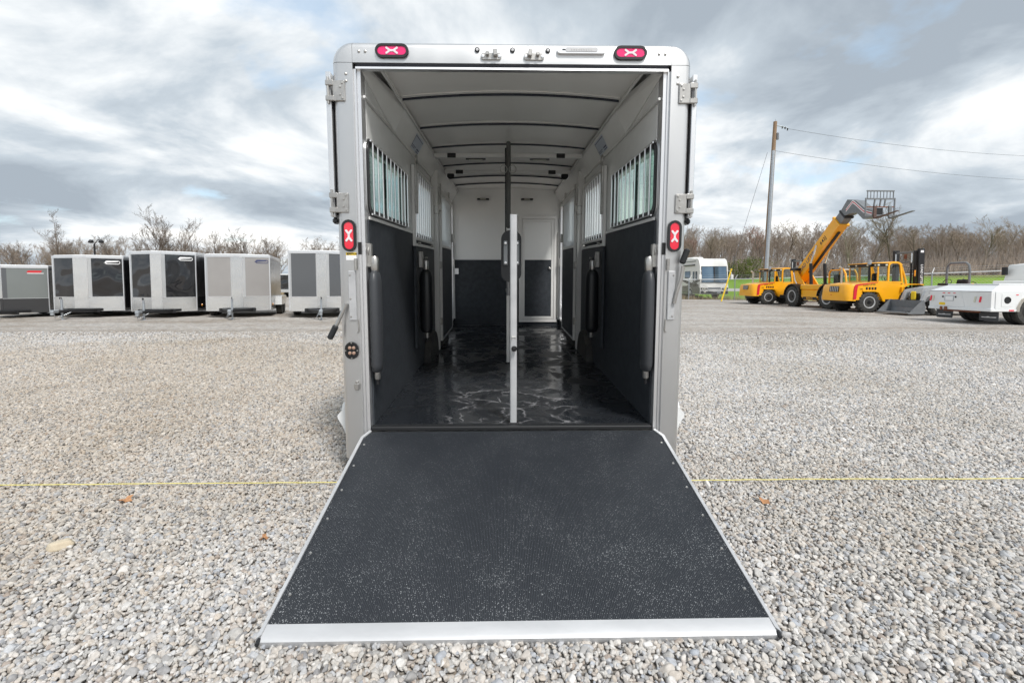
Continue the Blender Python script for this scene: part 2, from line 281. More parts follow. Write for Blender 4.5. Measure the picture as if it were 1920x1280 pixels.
# ------------------------------------------------------------------ mesh helpers
class MB:
    def __init__(s): s.v = []; s.f = []
    def add(s, vs, fs):
        k = len(s.v); s.v += [tuple(x) for x in vs]; s.f += [tuple(i + k for i in f) for f in fs]; return s
    def box(s, x0, x1, y0, y1, z0, z1, rot=None, piv=None):
        vs = [Vector((x, y, z)) for x in (x0, x1) for y in (y0, y1) for z in (z0, z1)]
        if rot is not None:
            pv = Vector(piv) if piv is not None else Vector(((x0 + x1) / 2, (y0 + y1) / 2, (z0 + z1) / 2)); m = Euler(rot).to_matrix()
            vs = [pv + m @ (v - pv) for v in vs]
        return s.add(vs, [(0, 1, 3, 2), (4, 6, 7, 5), (0, 4, 5, 1), (2, 3, 7, 6), (0, 2, 6, 4), (1, 5, 7, 3)])
    def cbox(s, x0, x1, y0, y1, z0, z1, c=.005, rot=None, piv=None):
        # box with chamfered edges
        cx, cy, cz = (x0 + x1) / 2, (y0 + y1) / 2, (z0 + z1) / 2; hx, hy, hz = abs(x1 - x0) / 2, abs(y1 - y0) / 2, abs(z1 - z0) / 2; c = min(c, hx * .9, hy * .9, hz * .9)
        vs = []; ix = {}
        for sx in (-1, 1):
            for sy in (-1, 1):
                for sz in (-1, 1):
                    for a in range(3):
                        p = [sx * (hx - c), sy * (hy - c), sz * (hz - c)]; p[a] = (sx * hx, sy * hy, sz * hz)[a]
                        ix[sx, sy, sz, a] = len(vs); vs.append(Vector(p))
        fs = []
        q = (-1, 1)
        for sx in q: fs.append([ix[sx, a, b, 0] for a, b in ((-1, -1), (1, -1), (1, 1), (-1, 1))])
        for sy in q: fs.append([ix[a, sy, b, 1] for a, b in ((-1, -1), (1, -1), (1, 1), (-1, 1))])
        for sz in q: fs.append([ix[a, b, sz, 2] for a, b in ((-1, -1), (1, -1), (1, 1), (-1, 1))])
        for a in q:
            for b in q:
                fs.append([ix[a, b, -1, 0], ix[a, b, 1, 0], ix[a, b, 1, 1], ix[a, b, -1, 1]])
                fs.append([ix[a, -1, b, 0], ix[a, 1, b, 0], ix[a, 1, b, 2], ix[a, -1, b, 2]])
                fs.append([ix[-1, a, b, 1], ix[1, a, b, 1], ix[1, a, b, 2], ix[-1, a, b, 2]])
                for d in q: fs.append([ix[a, b, d, 0], ix[a, b, d, 1], ix[a, b, d, 2]])
        ctr = Vector((cx, cy, cz)); vs = [v + ctr for v in vs]
        if rot is not None:
            pv = Vector(piv) if piv is not None else ctr; m = Euler(rot).to_matrix(); vs = [pv + m @ (v - pv) for v in vs]
        return s.add(vs, fs)
    def tube(s, pts, r, n=8, caps=True, closed=False):
        pts = [Vector(p) for p in pts]; m = len(pts); rs = r if isinstance(r, (list, tuple)) else [r] * m
        up = None; rings = []
        for i, p in enumerate(pts):
            if closed: d = pts[(i + 1) % m] - pts[i - 1]
            else: d = pts[min(i + 1, m - 1)] - pts[max(i - 1, 0)]
            d.normalize()
            if up is None: up = Vector((0, 0, 1)) if abs(d.z) < .9 else Vector((1, 0, 0))
            a = d.cross(up)
            if a.length < 1e-4: a = d.cross(Vector((0, 1, .1)))
            a.normalize(); b = a.cross(d).normalized(); up = b
            rings.append([p + (a * math.cos(2 * math.pi * k / n) + b * math.sin(2 * math.pi * k / n)) * rs[i] for k in range(n)])
        vs = [v for g in rings for v in g]; fs = []
        for i in range(m if closed else m - 1):
            j = (i + 1) % m
            for k in range(n): fs.append((i * n + k, i * n + (k + 1) % n, j * n + (k + 1) % n, j * n + k))
        if caps and not closed: fs.append(tuple(range(n))[::-1]); fs.append(tuple((m - 1) * n + k for k in range(n)))
        return s.add(vs, fs)
    def cyl(s, a, b, r, n=16, r2=None): return s.tube([a, b], [r, r if r2 is None else r2], n)
    def prism(s, poly, axis, a, b):
        # poly in the two remaining axes, in order (x,y),(x,z) or (y,z)
        def P(u, w, t): return {'x': (t, u, w), 'y': (u, t, w), 'z': (u, w, t)}[axis]
        n = len(poly); vs = [P(u, w, a) for u, w in poly] + [P(u, w, b) for u, w in poly]
        fs = [tuple(range(n))[::-1], tuple(range(n, 2 * n))] + [(i, (i + 1) % n, n + (i + 1) % n, n + i) for i in range(n)]
        return s.add(vs, fs)
    def ringplate(s, outer, inner, axis, a, b):
        # frame between two outlines with equal point counts
        def P(u, w, t): return {'x': (t, u, w), 'y': (u, t, w), 'z': (u, w, t)}[axis]
        n = len(outer); vs = [P(*p, a) for p in outer] + [P(*p, a) for p in inner] + [P(*p, b) for p in outer] + [P(*p, b) for p in inner]; fs = []
        for i in range(n):
            j = (i + 1) % n
            fs += [(i, j, n + j, n + i), (2 * n + i, 3 * n + i, 3 * n + j, 2 * n + j), (i, 2 * n + i, 2 * n + j, j), (n + i, n + j, 3 * n + j, 3 * n + i)]
        return s.add(vs, fs)
    def lathe(s, prof, c, axis='y', n=24, a0=0., a1=2 * math.pi):
        # prof: (radius, offset along axis)
        full = abs(a1 - a0 - 2 * math.pi) < 1e-6; m = n if full else n + 1; vs = []; c = Vector(c)
        for i in range(m):
            t = a0 + (a1 - a0) * i / n; cs, sn = math.cos(t), math.sin(t)
            for r, h in prof: vs.append(c + Vector({'x': (h, r * cs, r * sn), 'y': (r * cs, h, r * sn), 'z': (r * cs, r * sn, h)}[axis]))
        k = len(prof); fs = []
        for i in range(n):
            j = (i + 1) % m
            for q in range(k - 1): fs.append((i * k + q, i * k + q + 1, j * k + q + 1, j * k + q))
        if full: fs.append(tuple(i * k for i in range(m))); fs.append(tuple(i * k + k - 1 for i in range(m)))
        else: fs.append(tuple(range(k))); fs.append(tuple((m - 1) * k + q for q in range(k)))
        return s.add(vs, fs)
    def build(s, name, m, parent=None, smooth=35, kind=None):
        me = bpy.data.meshes.new(name); me.from_pydata(s.v, [], s.f)
        b = bmesh.new(); b.from_mesh(me); bmesh.ops.remove_doubles(b, verts=b.verts, dist=1e-5); bmesh.ops.recalc_face_normals(b, faces=b.faces); b.to_mesh(me); b.free()
        if smooth: me.shade_smooth(); me.set_sharp_from_angle(angle=R(smooth))
        return link(name, me, m, parent, kind)
def link(name, me, m, parent=None, kind=None):
    if m is not None and not me.materials: me.materials.append(MAT[m])
    o = bpy.data.objects.new(name, me); COL.objects.link(o)
    if parent is not None: o.parent = parent
    if kind: o['kind'] = kind
    return o
def tag(o, label, cat, group=None):
    o['label'] = label; o['category'] = cat
    if group: o['group'] = group
    return o
def thing(name, label, cat, loc=(0, 0, 0), rot=(0, 0, 0), group=None):
    o = bpy.data.objects.new(name, None); COL.objects.link(o); o.location = loc; o.rotation_euler = rot; o.empty_display_size = .2
    return tag(o, label, cat, group)
def copy_tree(o, parent=None):
    c = o.copy(); COL.objects.link(c); c.parent = parent
    for ch in list(o.children): copy_tree(ch, c)
    return c
def B(name, m, parent, *a, c=.004, rot=None, piv=None, smooth=35): return MB().cbox(*a, c=c, rot=rot, piv=piv).build(name, m, parent, smooth)
def stadium(cx, cy, w, h, n=8):
    r = min(w, h) / 2; p = []
    if w >= h: cs = ((cx + w / 2 - r, cy, -90), (cx - w / 2 + r, cy, 90))
    else: cs = ((cx, cy + h / 2 - r, 0), (cx, cy - h / 2 + r, 180))
    for x, y, a in cs:
        for i in range(n + 1): t = R(a + 180 * i / n); p.append((x + r * math.cos(t), y + r * math.sin(t)))
    return p
def rrect(x0, x1, y0, y1, r, n=5):
    p = []
    for cx, cy, a in ((x1 - r, y1 - r, 0), (x0 + r, y1 - r, 90), (x0 + r, y0 + r, 180), (x1 - r, y0 + r, 270)):
        for i in range(n + 1): t = R(a + 90 * i / n); p.append((cx + r * math.cos(t), cy + r * math.sin(t)))
    return p
def text(s, size, m, parent, M, name='lettering', align='CENTER', sx=1., shear=0.):
    cu = bpy.data.curves.new('t', 'FONT'); cu.body = s; cu.size = size; cu.align_x = align; cu.align_y = 'CENTER'; cu.resolution_u = 2; cu.shear = shear; cu.extrude = .0015; cu.offset = size * .012
    ob = bpy.data.objects.new('t', cu); COL.objects.link(ob); bpy.context.view_layer.update()
    me = bpy.data.meshes.new_from_object(ob.evaluated_get(bpy.context.evaluated_depsgraph_get())); bpy.data.objects.remove(ob); bpy.data.curves.remove(cu)
    me.name = name; me.materials.clear()
    me.transform(M @ Matrix.Diagonal((sx, 1, 1, 1)))
    return link(name, me, m, parent)
def basis(origin, xdir, ydir):
    x = Vector(xdir).normalized(); y = Vector(ydir).normalized(); z = x.cross(y)
    m = Matrix((x, y, z)).transposed().to_4x4(); m.translation = Vector(origin); return m
def wall_holes(mb, axis, t0, t1, u0, u1, w0, w1, holes):
    us = sorted({u0, u1, *[h[0] for h in holes], *[h[1] for h in holes]}); ws = sorted({w0, w1, *[h[2] for h in holes], *[h[3] for h in holes]})
    def solid(i, j):
        if i < 0 or j < 0 or i >= len(us) - 1 or j >= len(ws) - 1: return False
        cu, cw = (us[i] + us[i + 1]) / 2, (ws[j] + ws[j + 1]) / 2
        return not any(h[0] < cu < h[1] and h[2] < cw < h[3] for h in holes)
    def P(t, u, w): return {'x': (t, u, w), 'y': (u, t, w)}[axis]
    for i in range(len(us) - 1):
        for j in range(len(ws) - 1):
            if not solid(i, j): continue
            a, b, c, d = us[i], us[i + 1], ws[j], ws[j + 1]
            for t in (t0, t1): mb.add([P(t, a, c), P(t, b, c), P(t, b, d), P(t, a, d)], [(0, 1, 2, 3)])
            for ok, e0, e1 in ((solid(i - 1, j), (a, c), (a, d)), (solid(i + 1, j), (b, c), (b, d)), (solid(i, j - 1), (a, c), (b, c)), (solid(i, j + 1), (a, d), (b, d))):
                if not ok: mb.add([P(t0, *e0), P(t0, *e1), P(t1, *e1), P(t1, *e0)], [(0, 1, 2, 3)])
    return mb
def wheel(parent, c, Rr, Wd, side, rim_m='rim_white', lugs=0, rim_r=.55, name='wheel'):
    # wheel turning about the local y axis; side = -1 shows its face to -y
    x, y, z = c; h = Wd / 2; rr = Rr * rim_r
    o = MB().lathe([(rr, -h * .8), (rr * 1.06, -h * .95), (Rr * .86, -h), (Rr * .96, -h * .85), (Rr, -h * .5), (Rr, h * .5), (Rr * .96, h * .85), (Rr * .86, h), (rr * 1.06, h * .95), (rr, h * .8)], (x, y, z), 'y', 32)
    for i in range(lugs):
        for sd_ in (-1, 1):
            t = 2 * math.pi * (i + (.5 if sd_ > 0 else 0)) / lugs
            b = MB().box(-Rr * .055, Rr * .055, 0, sd_ * h * 1.02, Rr * .93, Rr * 1.045); m = Matrix.Rotation(t, 4, 'Y') @ Matrix.Translation((0, 0, 0)) @ Matrix.Rotation(sd_ * .45, 4, 'Z')
            o.add([Vector(c) + (m @ Vector(v)) for v in b.v], b.f)
    o = o.build(name, 'tyre_rubber', parent, 40)
    f = side * h
    MB().lathe([(rr * 1.02, f * .78), (rr * 1.02, f * .98), (rr * .9, f * .98), (rr * .82, f * .55), (rr * .45, f * .45), (rr * .40, f * .75), (rr * .15, f * .78), (.001, f * .78)], (x, y, z), 'y', 28).build('rim', rim_m, o)
    hub = MB()
    for i in range(8): t = 2 * math.pi * i / 8; hub.cyl((x + rr * .6 * math.cos(t), y + f * .5, z + rr * .6 * math.sin(t)), (x + rr * .6 * math.cos(t), y + f * .62, z + rr * .6 * math.sin(t)), rr * .06, 6)
    hub.cyl((x, y + f * .7, z), (x, y + f * .95, z), rr * .26, 12); hub.build('hub', 'black_steel', o)
    return o

# ------------------------------------------------------------------ the setting
def np_mesh(name, V, F, m, parent=None, kind=None, smooth=False):
    V = np.asarray(V, np.float32); F = np.asarray(F, np.int32); k = F.shape[1]
    me = bpy.data.meshes.new(name); me.vertices.add(len(V)); me.vertices.foreach_set('co', V.ravel())
    me.loops.add(F.size); me.loops.foreach_set('vertex_index', F.ravel()); me.polygons.add(len(F))
    me.polygons.foreach_set('loop_start', np.arange(0, F.size, k, dtype=np.int32))
    me.update(calc_edges=True); me.validate()
    if smooth: me.shade_smooth()
    return link(name, me, m, parent, kind)
def rise(x, y): return .085 * min(25., max(0., y + .65 * (x - 16) - 42)) * min(1., max(0., (x - 1) / 13))
def sheet(name, m, xs, ds, zoff, kind='structure'):
    V = []; F = []
    for x in xs:
        for d in ds: y = d - .65 * (x - 16); V.append((x, y, rise(x, y) + zoff))
    n = len(ds)
    for i in range(len(xs) - 1):
        for j in range(n - 1): F.append((i * n + j, (i + 1) * n + j, (i + 1) * n + j + 1, i * n + j + 1))
    return np_mesh(name, V, F, m, None, kind, True)
MB().add([(-1500, -800, 0), (1500, -800, 0), (1500, 3000, 0), (-1500, 3000, 0)], [(0, 1, 2, 3)]).build('ground', 'gravel_ground', None, 0, 'structure')
sheet('grass_field', 'grass_field', np.linspace(1, 130, 60), [39.2, 42, 43, 46, 50, 55, 60, 66, 72], .006)
sheet('path', 'road', np.linspace(13, 80, 20), [48.2, 49, 50, 51], .03)
sheet('hillside', 'woodland_floor', np.linspace(1, 190, 60), [64, 70, 78, 90, 109, 140], .05)
MB().add([(-220, 46, .01), (9, 46, .01), (9, 190, .01), (-220, 190, .01)], [(0, 1, 2, 3)]).build('woodland_ground', 'woodland_floor', None, 0, 'structure')

# loose stones of the lot: one mass of instanced pebbles near the trailer, the ground material takes over further off
def gravel():
    rg = np.random.default_rng(5); P = []
    def band(y0, y1, sp, keep):
        ys = np.arange(y0, y1, sp)
        for y in ys:
            hw = 1.15 * y + 2.2; xs = np.arange(-hw, hw, sp); q = np.empty((len(xs), 2)); q[:, 0] = xs + rg.uniform(-.5, .5, len(xs)) * sp; q[:, 1] = y + rg.uniform(-.5, .5, len(xs)) * sp
            if keep is not None: q = q[rg.random(len(q)) < keep(y)]
            P.append(q)
    band(.35, 3.3, .0148, None); n1 = sum(len(q) for q in P); band(3.3, 6, .0172, None); n2 = sum(len(q) for q in P); band(6, 12.5, .0215, lambda y: max(0, min(1, (13 - y) / 6)))
    P = np.concatenate(P); n = len(P)
    a = rg.lognormal(0, .28, n) * np.where(np.arange(n) < n1, .0091, np.where(np.arange(n) < n2, .0103, .0122)); a = np.clip(a, .005, .028)
    scl = np.stack([a * rg.uniform(.95, 1.35, n), a * rg.uniform(.75, 1.05, n), a * rg.uniform(.55, .95, n)], 1)
    rot = np.stack([rg.normal(0, .5, n), rg.normal(0, .5, n), rg.uniform(0, 6.28, n)], 1)
    patch = .5 + .5 * np.sin(P[:, 0] * 1.3 + 2 * np.sin(P[:, 1] * .9)) * np.sin(P[:, 1] * 1.1 + P[:, 0] * .4)
    z = .000 + rg.random(n) * .014 + .006 * patch
    me = bpy.data.meshes.new('loose_gravel'); me.vertices.add(n); me.vertices.foreach_set('co', np.column_stack([P, z]).astype(np.float32).ravel())
    for nm, arr in (('rot', rot), ('scl', scl)): me.attributes.new(nm, 'FLOAT_VECTOR', 'POINT').data.foreach_set('vector', arr.astype(np.float32).ravel())
    me.attributes.new('pick', 'INT', 'POINT').data.foreach_set('value', rg.integers(0, 7, n).astype(np.int32))
    o = link('loose_gravel', me, 'gravel_stone', None, 'stuff')
    o['label'] = 'loose grey and tan gravel stones covering the lot'; o['category'] = 'gravel'
    g = bpy.data.node_groups.new('pebbles', 'GeometryNodeTree'); g.interface.new_socket('Geometry', in_out='INPUT', socket_type='NodeSocketGeometry'); g.interface.new_socket('Geometry', in_out='OUTPUT', socket_type='NodeSocketGeometry')
    gi = g.nodes.new('NodeGroupInput'); go = g.nodes.new('NodeGroupOutput'); L = g.links.new
    gti = g.nodes.new('GeometryNodeGeometryToInstance')
    for i in range(7):
        ico = g.nodes.new('GeometryNodeMeshIcoSphere'); ico.inputs['Subdivisions'].default_value = 3; ico.inputs['Radius'].default_value = 1
        pos = g.nodes.new('GeometryNodeInputPosition'); cur = None; pr = random.Random(40 + i)
        for k in range(11):
            nrm = Vector((pr.gauss(0, 1), pr.gauss(0, 1), pr.gauss(0, 1))).normalized()
            dt = g.nodes.new('ShaderNodeVectorMath'); dt.operation = 'DOT_PRODUCT'; dt.inputs[1].default_value = nrm; L(pos.outputs[0], dt.inputs[0])
            mx = g.nodes.new('ShaderNodeMath'); mx.operation = 'MAXIMUM'; mx.inputs[1].default_value = .05; L(dt.outputs['Value'], mx.inputs[0])
            dv_ = g.nodes.new('ShaderNodeMath'); dv_.operation = 'DIVIDE'; dv_.inputs[0].default_value = pr.uniform(.62, .98); L(mx.outputs[0], dv_.inputs[1])
            if cur is None: cur = dv_.outputs[0]
            else:
                mn = g.nodes.new('ShaderNodeMath'); mn.operation = 'SMOOTH_MIN'; mn.inputs[2].default_value = .10; L(cur, mn.inputs[0]); L(dv_.outputs[0], mn.inputs[1]); cur = mn.outputs[0]
        m2 = g.nodes.new('ShaderNodeMath'); m2.operation = 'MINIMUM'; m2.inputs[1].default_value = 1.2; L(cur, m2.inputs[0])
        sc = g.nodes.new('ShaderNodeVectorMath'); sc.operation = 'SCALE'; L(pos.outputs[0], sc.inputs[0]); L(m2.outputs[0], sc.inputs[3])
        sp = g.nodes.new('GeometryNodeSetPosition'); L(ico.outputs['Mesh'], sp.inputs['Geometry']); L(sc.outputs[0], sp.inputs['Position'])
        ss = g.nodes.new('GeometryNodeSetShadeSmooth'); L(sp.outputs[0], ss.inputs['Geometry'])
        sm = g.nodes.new('GeometryNodeSetMaterial'); sm.inputs['Material'].default_value = MAT['gravel_stone']; L(ss.outputs[0], sm.inputs['Geometry'])
        L(sm.outputs[0], gti.inputs[0])
    iop = g.nodes.new('GeometryNodeInstanceOnPoints'); L(gi.outputs[0], iop.inputs['Points']); L(gti.outputs[0], iop.inputs['Instance']); iop.inputs['Pick Instance'].default_value = True
    for nm, typ, sock in (('rot', 'FLOAT_VECTOR', 'Rotation'), ('scl', 'FLOAT_VECTOR', 'Scale'), ('pick', 'INT', 'Instance Index')):
        na = g.nodes.new('GeometryNodeInputNamedAttribute'); na.data_type = typ; na.inputs['Name'].default_value = nm
        out = na.outputs['Attribute']
        if sock == 'Rotation':
            er = g.nodes.new('FunctionNodeEulerToRotation'); L(out, er.inputs[0]); out = er.outputs[0]
        L(out, iop.inputs[sock])
    L(iop.outputs[0], go.inputs[0]); md = o.modifiers.new('pebbles', 'NODES'); md.node_group = g
gravel()

# ------------------------------------------------------------------ the horse trailer (local: x right, y into the trailer, z up from its floor)
HT = thing('horse_trailer', 'large white aluminium horse trailer with open rear and lowered ramp in the middle', 'trailer', (.0035, 2.952, .389), (R(2.5), 0, R(1.1)))
WI, YF, HC = .905, 4.90, 2.20      # inner half width, front wall, ceiling spring line
# rear frame: one rounded section for posts, corner caps and header
PROF = [(0, .10), (0, -.03), (.085, -.03), (.102, -.026), (.114, -.016), (.121, -.003), (.125, .015), (.125, .10)]
for s in (-1, 1):
    p = MB(); p.prism([(s * (.945 + r), y) for r, y in PROF], 'z', -.19, 2.218); post = p.build('corner_post', 'aluminium', HT)
    MB().lathe([(max(r, .001), y) for r, y in PROF], (0, 0, 0), 'y', 10, 0, math.pi / 2)
    cap = MB(); cap.lathe([(max(r, .002), y) for r, y in PROF], (.945, 0, 2.22), 'y', 10, 0.01, math.pi / 2 - .01)
    cap.v = [(s * x, y, z) for x, y, z in cap.v]; cap.build('corner_cap', 'aluminium', HT)
    # inner jamb: stepped channel with a groove
    MB().prism([(s * .9445, .09), (s * .9445, -.012), (s * .930, -.012), (s * .930, .004), (s * .924, .004), (s * .924, -.006), (s * .906, -.006), (s * .906, .09)], 'z', -.05, 2.19).build('door_jamb', 'bright_aluminium', HT)
    for x, z in ((.985, 2.155), (.985, 2.115), (.905, 2.282), (.868, 2.282)): MB().lathe([(.0085, 0), (.0075, -.004), (.003, -.006), (.0005, -.0065)], (s * x, -.0302, z), 'y', 10).build('rivet', 'stainless', HT)
    # strap hinges of the folded-back upper doors
    for z in (2.06, 1.412):
        h = MB(); h.cbox(s * 1.062, s * .992, -.042, -.031, z - .062, z + .055, .004)
        for a in (-.062, .025): h.cbox(s * 1.104, s * 1.055, -.046, -.024, z + a, z + a + .032, .004)
        h = h.build('hinge', 'stainless', HT)
        for a, b in ((1.005, .04), (1.018, .018), (1.018, -.025), (1.005, -.046)): MB().lathe([(.007, -.0425), (.006, -.046), (.0006, -.047)], (s * a, 0, z + b), 'y', 8).build('screw', 'stainless', h)
        MB().cyl((s * 1.090, -.036, z - .075), (s * 1.090, -.036, z + .075), .007, 10).build('pin', 'stainless', h)
    d = wall_holes(MB(), 'x', s * 1.078, s * 1.102, -.015, .86, 1.325, 2.165, [(.10, .76, 1.42, 2.05)]).build('upper_door', 'white_paint', HT, 20); B('pane', 'tinted_glass', d, s * 1.088, s * 1.092, .1005, .7595, 1.4205, 2.0495, c=.0005)
    B('door_edge', 'bright_aluminium', d, s * 1.0765, s * 1.106, -.028, -.016, 1.33, 2.17, c=.003)
    B('gap_shade', 'black_rubber', d, s * 1.0708, s * 1.0760, -.014, .05, 1.34, 2.04, c=.003)  # black strip in the slot beside the door, standing in for its shade
    B('door_stop', 'black_plastic', d, s * 1.0725, s * 1.100, -.02, .05, 1.285, 1.3245, c=.012)
    # marker light: dark rubber grommet, red lens, pale bone-shaped LED
    def oval_light(cx, cz, w, h, lens):
        g = MB(); g.ringplate(stadium(cx, cz, w, h), stadium(cx, cz, w - .028, h - .028), 'y', -.044, -.0305); g = g.build('marker_light', 'black_rubber', HT, 50)
        MB().prism(stadium(cx, cz, w - .027, h - .027), 'y', -.040, -.0308).build('lens', lens, g, 50)
        L = max(w, h) * .125; q = min(w, h) * .135; b = MB()
        vert = h > w
        def U(a, c): return (cx + c, cz + a) if vert else (cx + a, cz + c)
        def bar(a0, c0, a1, c1, wd):
            dx, dy = a1 - a0, c1 - c0; ln = math.hypot(dx, dy); nx, ny = -dy / ln * wd, dx / ln * wd; k = []
            for t in range(9): an = math.atan2(dy, dx) - math.pi / 2 + math.pi * t / 8; k.append((a1 + wd * math.cos(an), c1 + wd * math.sin(an)))
            for t in range(9): an = math.atan2(dy, dx) + math.pi / 2 + math.pi * t / 8; k.append((a0 + wd * math.cos(an), c0 + wd * math.sin(an)))
            return [U(*e) for e in k]
        b.prism(bar(-L * .6, 0, L * .6, 0, q * .55), 'y', -.0425, -.0402)
        k = 0
        for e in (-1, 1):
            for f in (-1, 1): k += 1; b.prism(bar(e * L * .45, 0, e * L * 1.25, f * q * 1.35, q * .55), 'y', -.0425 - .0002 * k, -.0402)
        b.build('led_emblem', 'led_white', g)
    oval_light(s * .71 if s < 0 else .695, 2.284, .196, .078, 'pink_lens')
    oval_light(s * .994, 1.213, .084, .192, 'red_lens')
    # latch cover plate, spring pin, sliding bolt
    B('latch_cover', 'lip_aluminium', HT, s * .962, s * 1.008, -.042, -.0305, .695, 1.0, c=.004)
    for z in (.72, .83, .975): MB().lathe([(.006, -.0425), (.005, -.0455), (.0005, -.046)], (s * .995, 0, z), 'y', 8).build('screw', 'stainless', HT)
    MB().cyl((s * .958, -.04, 1.005), (s * .958, -.04, 1.075), .0095, 12).build('spring_pin', 'stainless', HT)
    MB().tube([(s * .955, -.036, .70), (s * .952, -.036, .63), (s * .962, -.040, .618)], .004, 6).build('pull_wire', 'stainless', HT)
    B('jamb_magnet', 'black_plastic', HT, s * .926, s * .944, -.0165, -.0125, 1.10, 1.175, c=.002)
    # cam lever
    if s < 0:
        hd = MB(); hd.tube([(-1.02, -.05, .80), (-1.055, -.06, .72), (-1.085, -.066, .655)], .012, 8); hd = hd.build('latch_handle', 'stainless', HT); pts = [(-1.08, -.066, .668), (-1.122, -.07, .585)]
    else:
        hd = MB(); hd.tube([(1.0, -.05, .80), (1.015, -.055, .88), (1.035, -.06, .95), (1.045, -.062, 1.03)], .012, 8); hd = hd.build('latch_handle', 'stainless', HT); pts = [(1.036, -.062, 1.045), (1.066, -.066, 1.135)]
    MB().tube([pts[0], Vector(pts[0]).lerp(Vector(pts[1]), .08), Vector(pts[0]).lerp(Vector(pts[1]), .92), pts[1]], [.012, .0185, .0185, .010], 12).build('grip', 'black_rubber', hd)
# plug socket and small bolt latch on the left post
soc = MB(); soc.ringplate(stadium(-1.0, .507, .083, .108), stadium(-1.0, .507, .052, .077), 'y', -.042, -.0305); soc = soc.build('plug_socket', 'black_plastic', HT, 50)
MB().prism(stadium(-1.0, .507, .053, .078), 'y', -.034, -.0306).build('socket_plate', 'black_rubber', soc)
for dx in (-.012, .013):
    for dz in (-.016, .017): MB().lathe([(.0105, -.0342), (.0105, -.040), (.006, -.042), (.0006, -.042)], (-1.0 + dx, 0, .507 + dz), 'y', 12).build('pin', 'copper', soc)
for dx, dz in ((0, .048), (0, -.048), (.036, 0), (-.036, 0)): MB().lathe([(.005, -.042), (.004, -.0445), (.0005, -.045)], (-1.0 + dx, 0, .507 + dz), 'y', 8).build('screw', 'stainless', soc)
bl = B('bolt_latch', 'stainless', HT, -.988, -.958, -.052, -.0305, .258, .303, c=.006); MB().lathe([(.009, .303), (.009, .313), (.004, .318), (.0005, .318)], (-.974, -.042, 0), 'z', 10).build('knob', 'stainless', bl)
cs = B('caution_sticker', 'label_yellow', HT, -1.018, -.955, -.0316, -.0305, 1.095, 1.111, c=.0002)
text('CAUTION', .0125, 'ink_black', cs, basis((-.980, -.0318, 1.103), (1, 0, 0), (0, 0, 1))); MB().prism([(-1.014, 1.0975), (-1.0, 1.0975), (-1.007, 1.109)], 'y', -.0322, -.0317).build('triangle', 'ink_black', cs)
B('notice_sticker', 'ink_white', HT, -1.018, -.955, -.0313, -.0305, 1.065, 1.094, c=.0002)
# header
MB().prism([(y, 2.22 + r) for r, y in PROF], 'x', -.944, .944).build('header', 'aluminium', HT)
MB().prism([(-.016, 2.2195), (-.012, 2.211), (-.016, 2.199), (.011, 2.199), (.011, 2.2195)], 'x', -.93, .93).build('header_seal', 'seal_and_reflection', HT)
MB().prism([(-.026, 2.1985), (-.028, 2.186), (.011, 2.185), (.011, 2.1985)], 'x', -.9295, .9295).build('header_lip', 'bright_aluminium', HT)
for x in (-.211, -.003, .206):
    g = MB().lathe([(.0145, -.0305), (.0145, -.036), (.0105, -.038), (.0105, -.034), (.0006, -.034)], (x, 0, 2.296), 'y', 20).build('marker_lamp', 'black_rubber', HT); MB().lathe([(.0102, -.0345), (.008, -.0395), (.0006, -.041)], (x, 0, 2.296), 'y', 16).build('lens', 'lamp_lens', g)
for x, f in ((-.129, 1), (.124, -1)):
    g = MB(); g.prism(stadium(x, 2.258, .122, .036), 'y', -.040, -.0305); g = g.build('door_catch', 'stainless', HT, 50)
    for dx in (-.049, .049): MB().lathe([(.011, -.0402), (.009, -.044), (.0006, -.045)], (x + dx, 0, 2.258), 'y', 10).build('screw', 'bright_aluminium', g)
    B('striker', 'stainless', g, x - f * .032, x - f * .012, -.060, -.0402, 2.258, 2.279, c=.003); B('striker', 'stainless', g, x + f * .012, x + f * .036, -.066, -.0402, 2.254, 2.290, c=.003, rot=(0, R(-8 * f), 0))
g = MB(); g.prism(stadium(.403, 2.296, .290, .040), 'y', -.046, -.0305); g = g.build('licence_light', 'bright_aluminium', HT, 50)
MB().prism(stadium(.403, 2.296, .19, .022), 'y', -.0485, -.0462).build('lens', 'lamp_lens', g); B('slot', 'black_plastic', g, .29, .33, -.0470, -.0462, 2.292, 2.299, c=.0003)
for k in range(9): MB().lathe([(.004, -.0487), (.003, -.050), (.0004, -.050)], (.345 + k * .0145, 0, 2.294), 'y', 8).build('led', 'stainless', g)

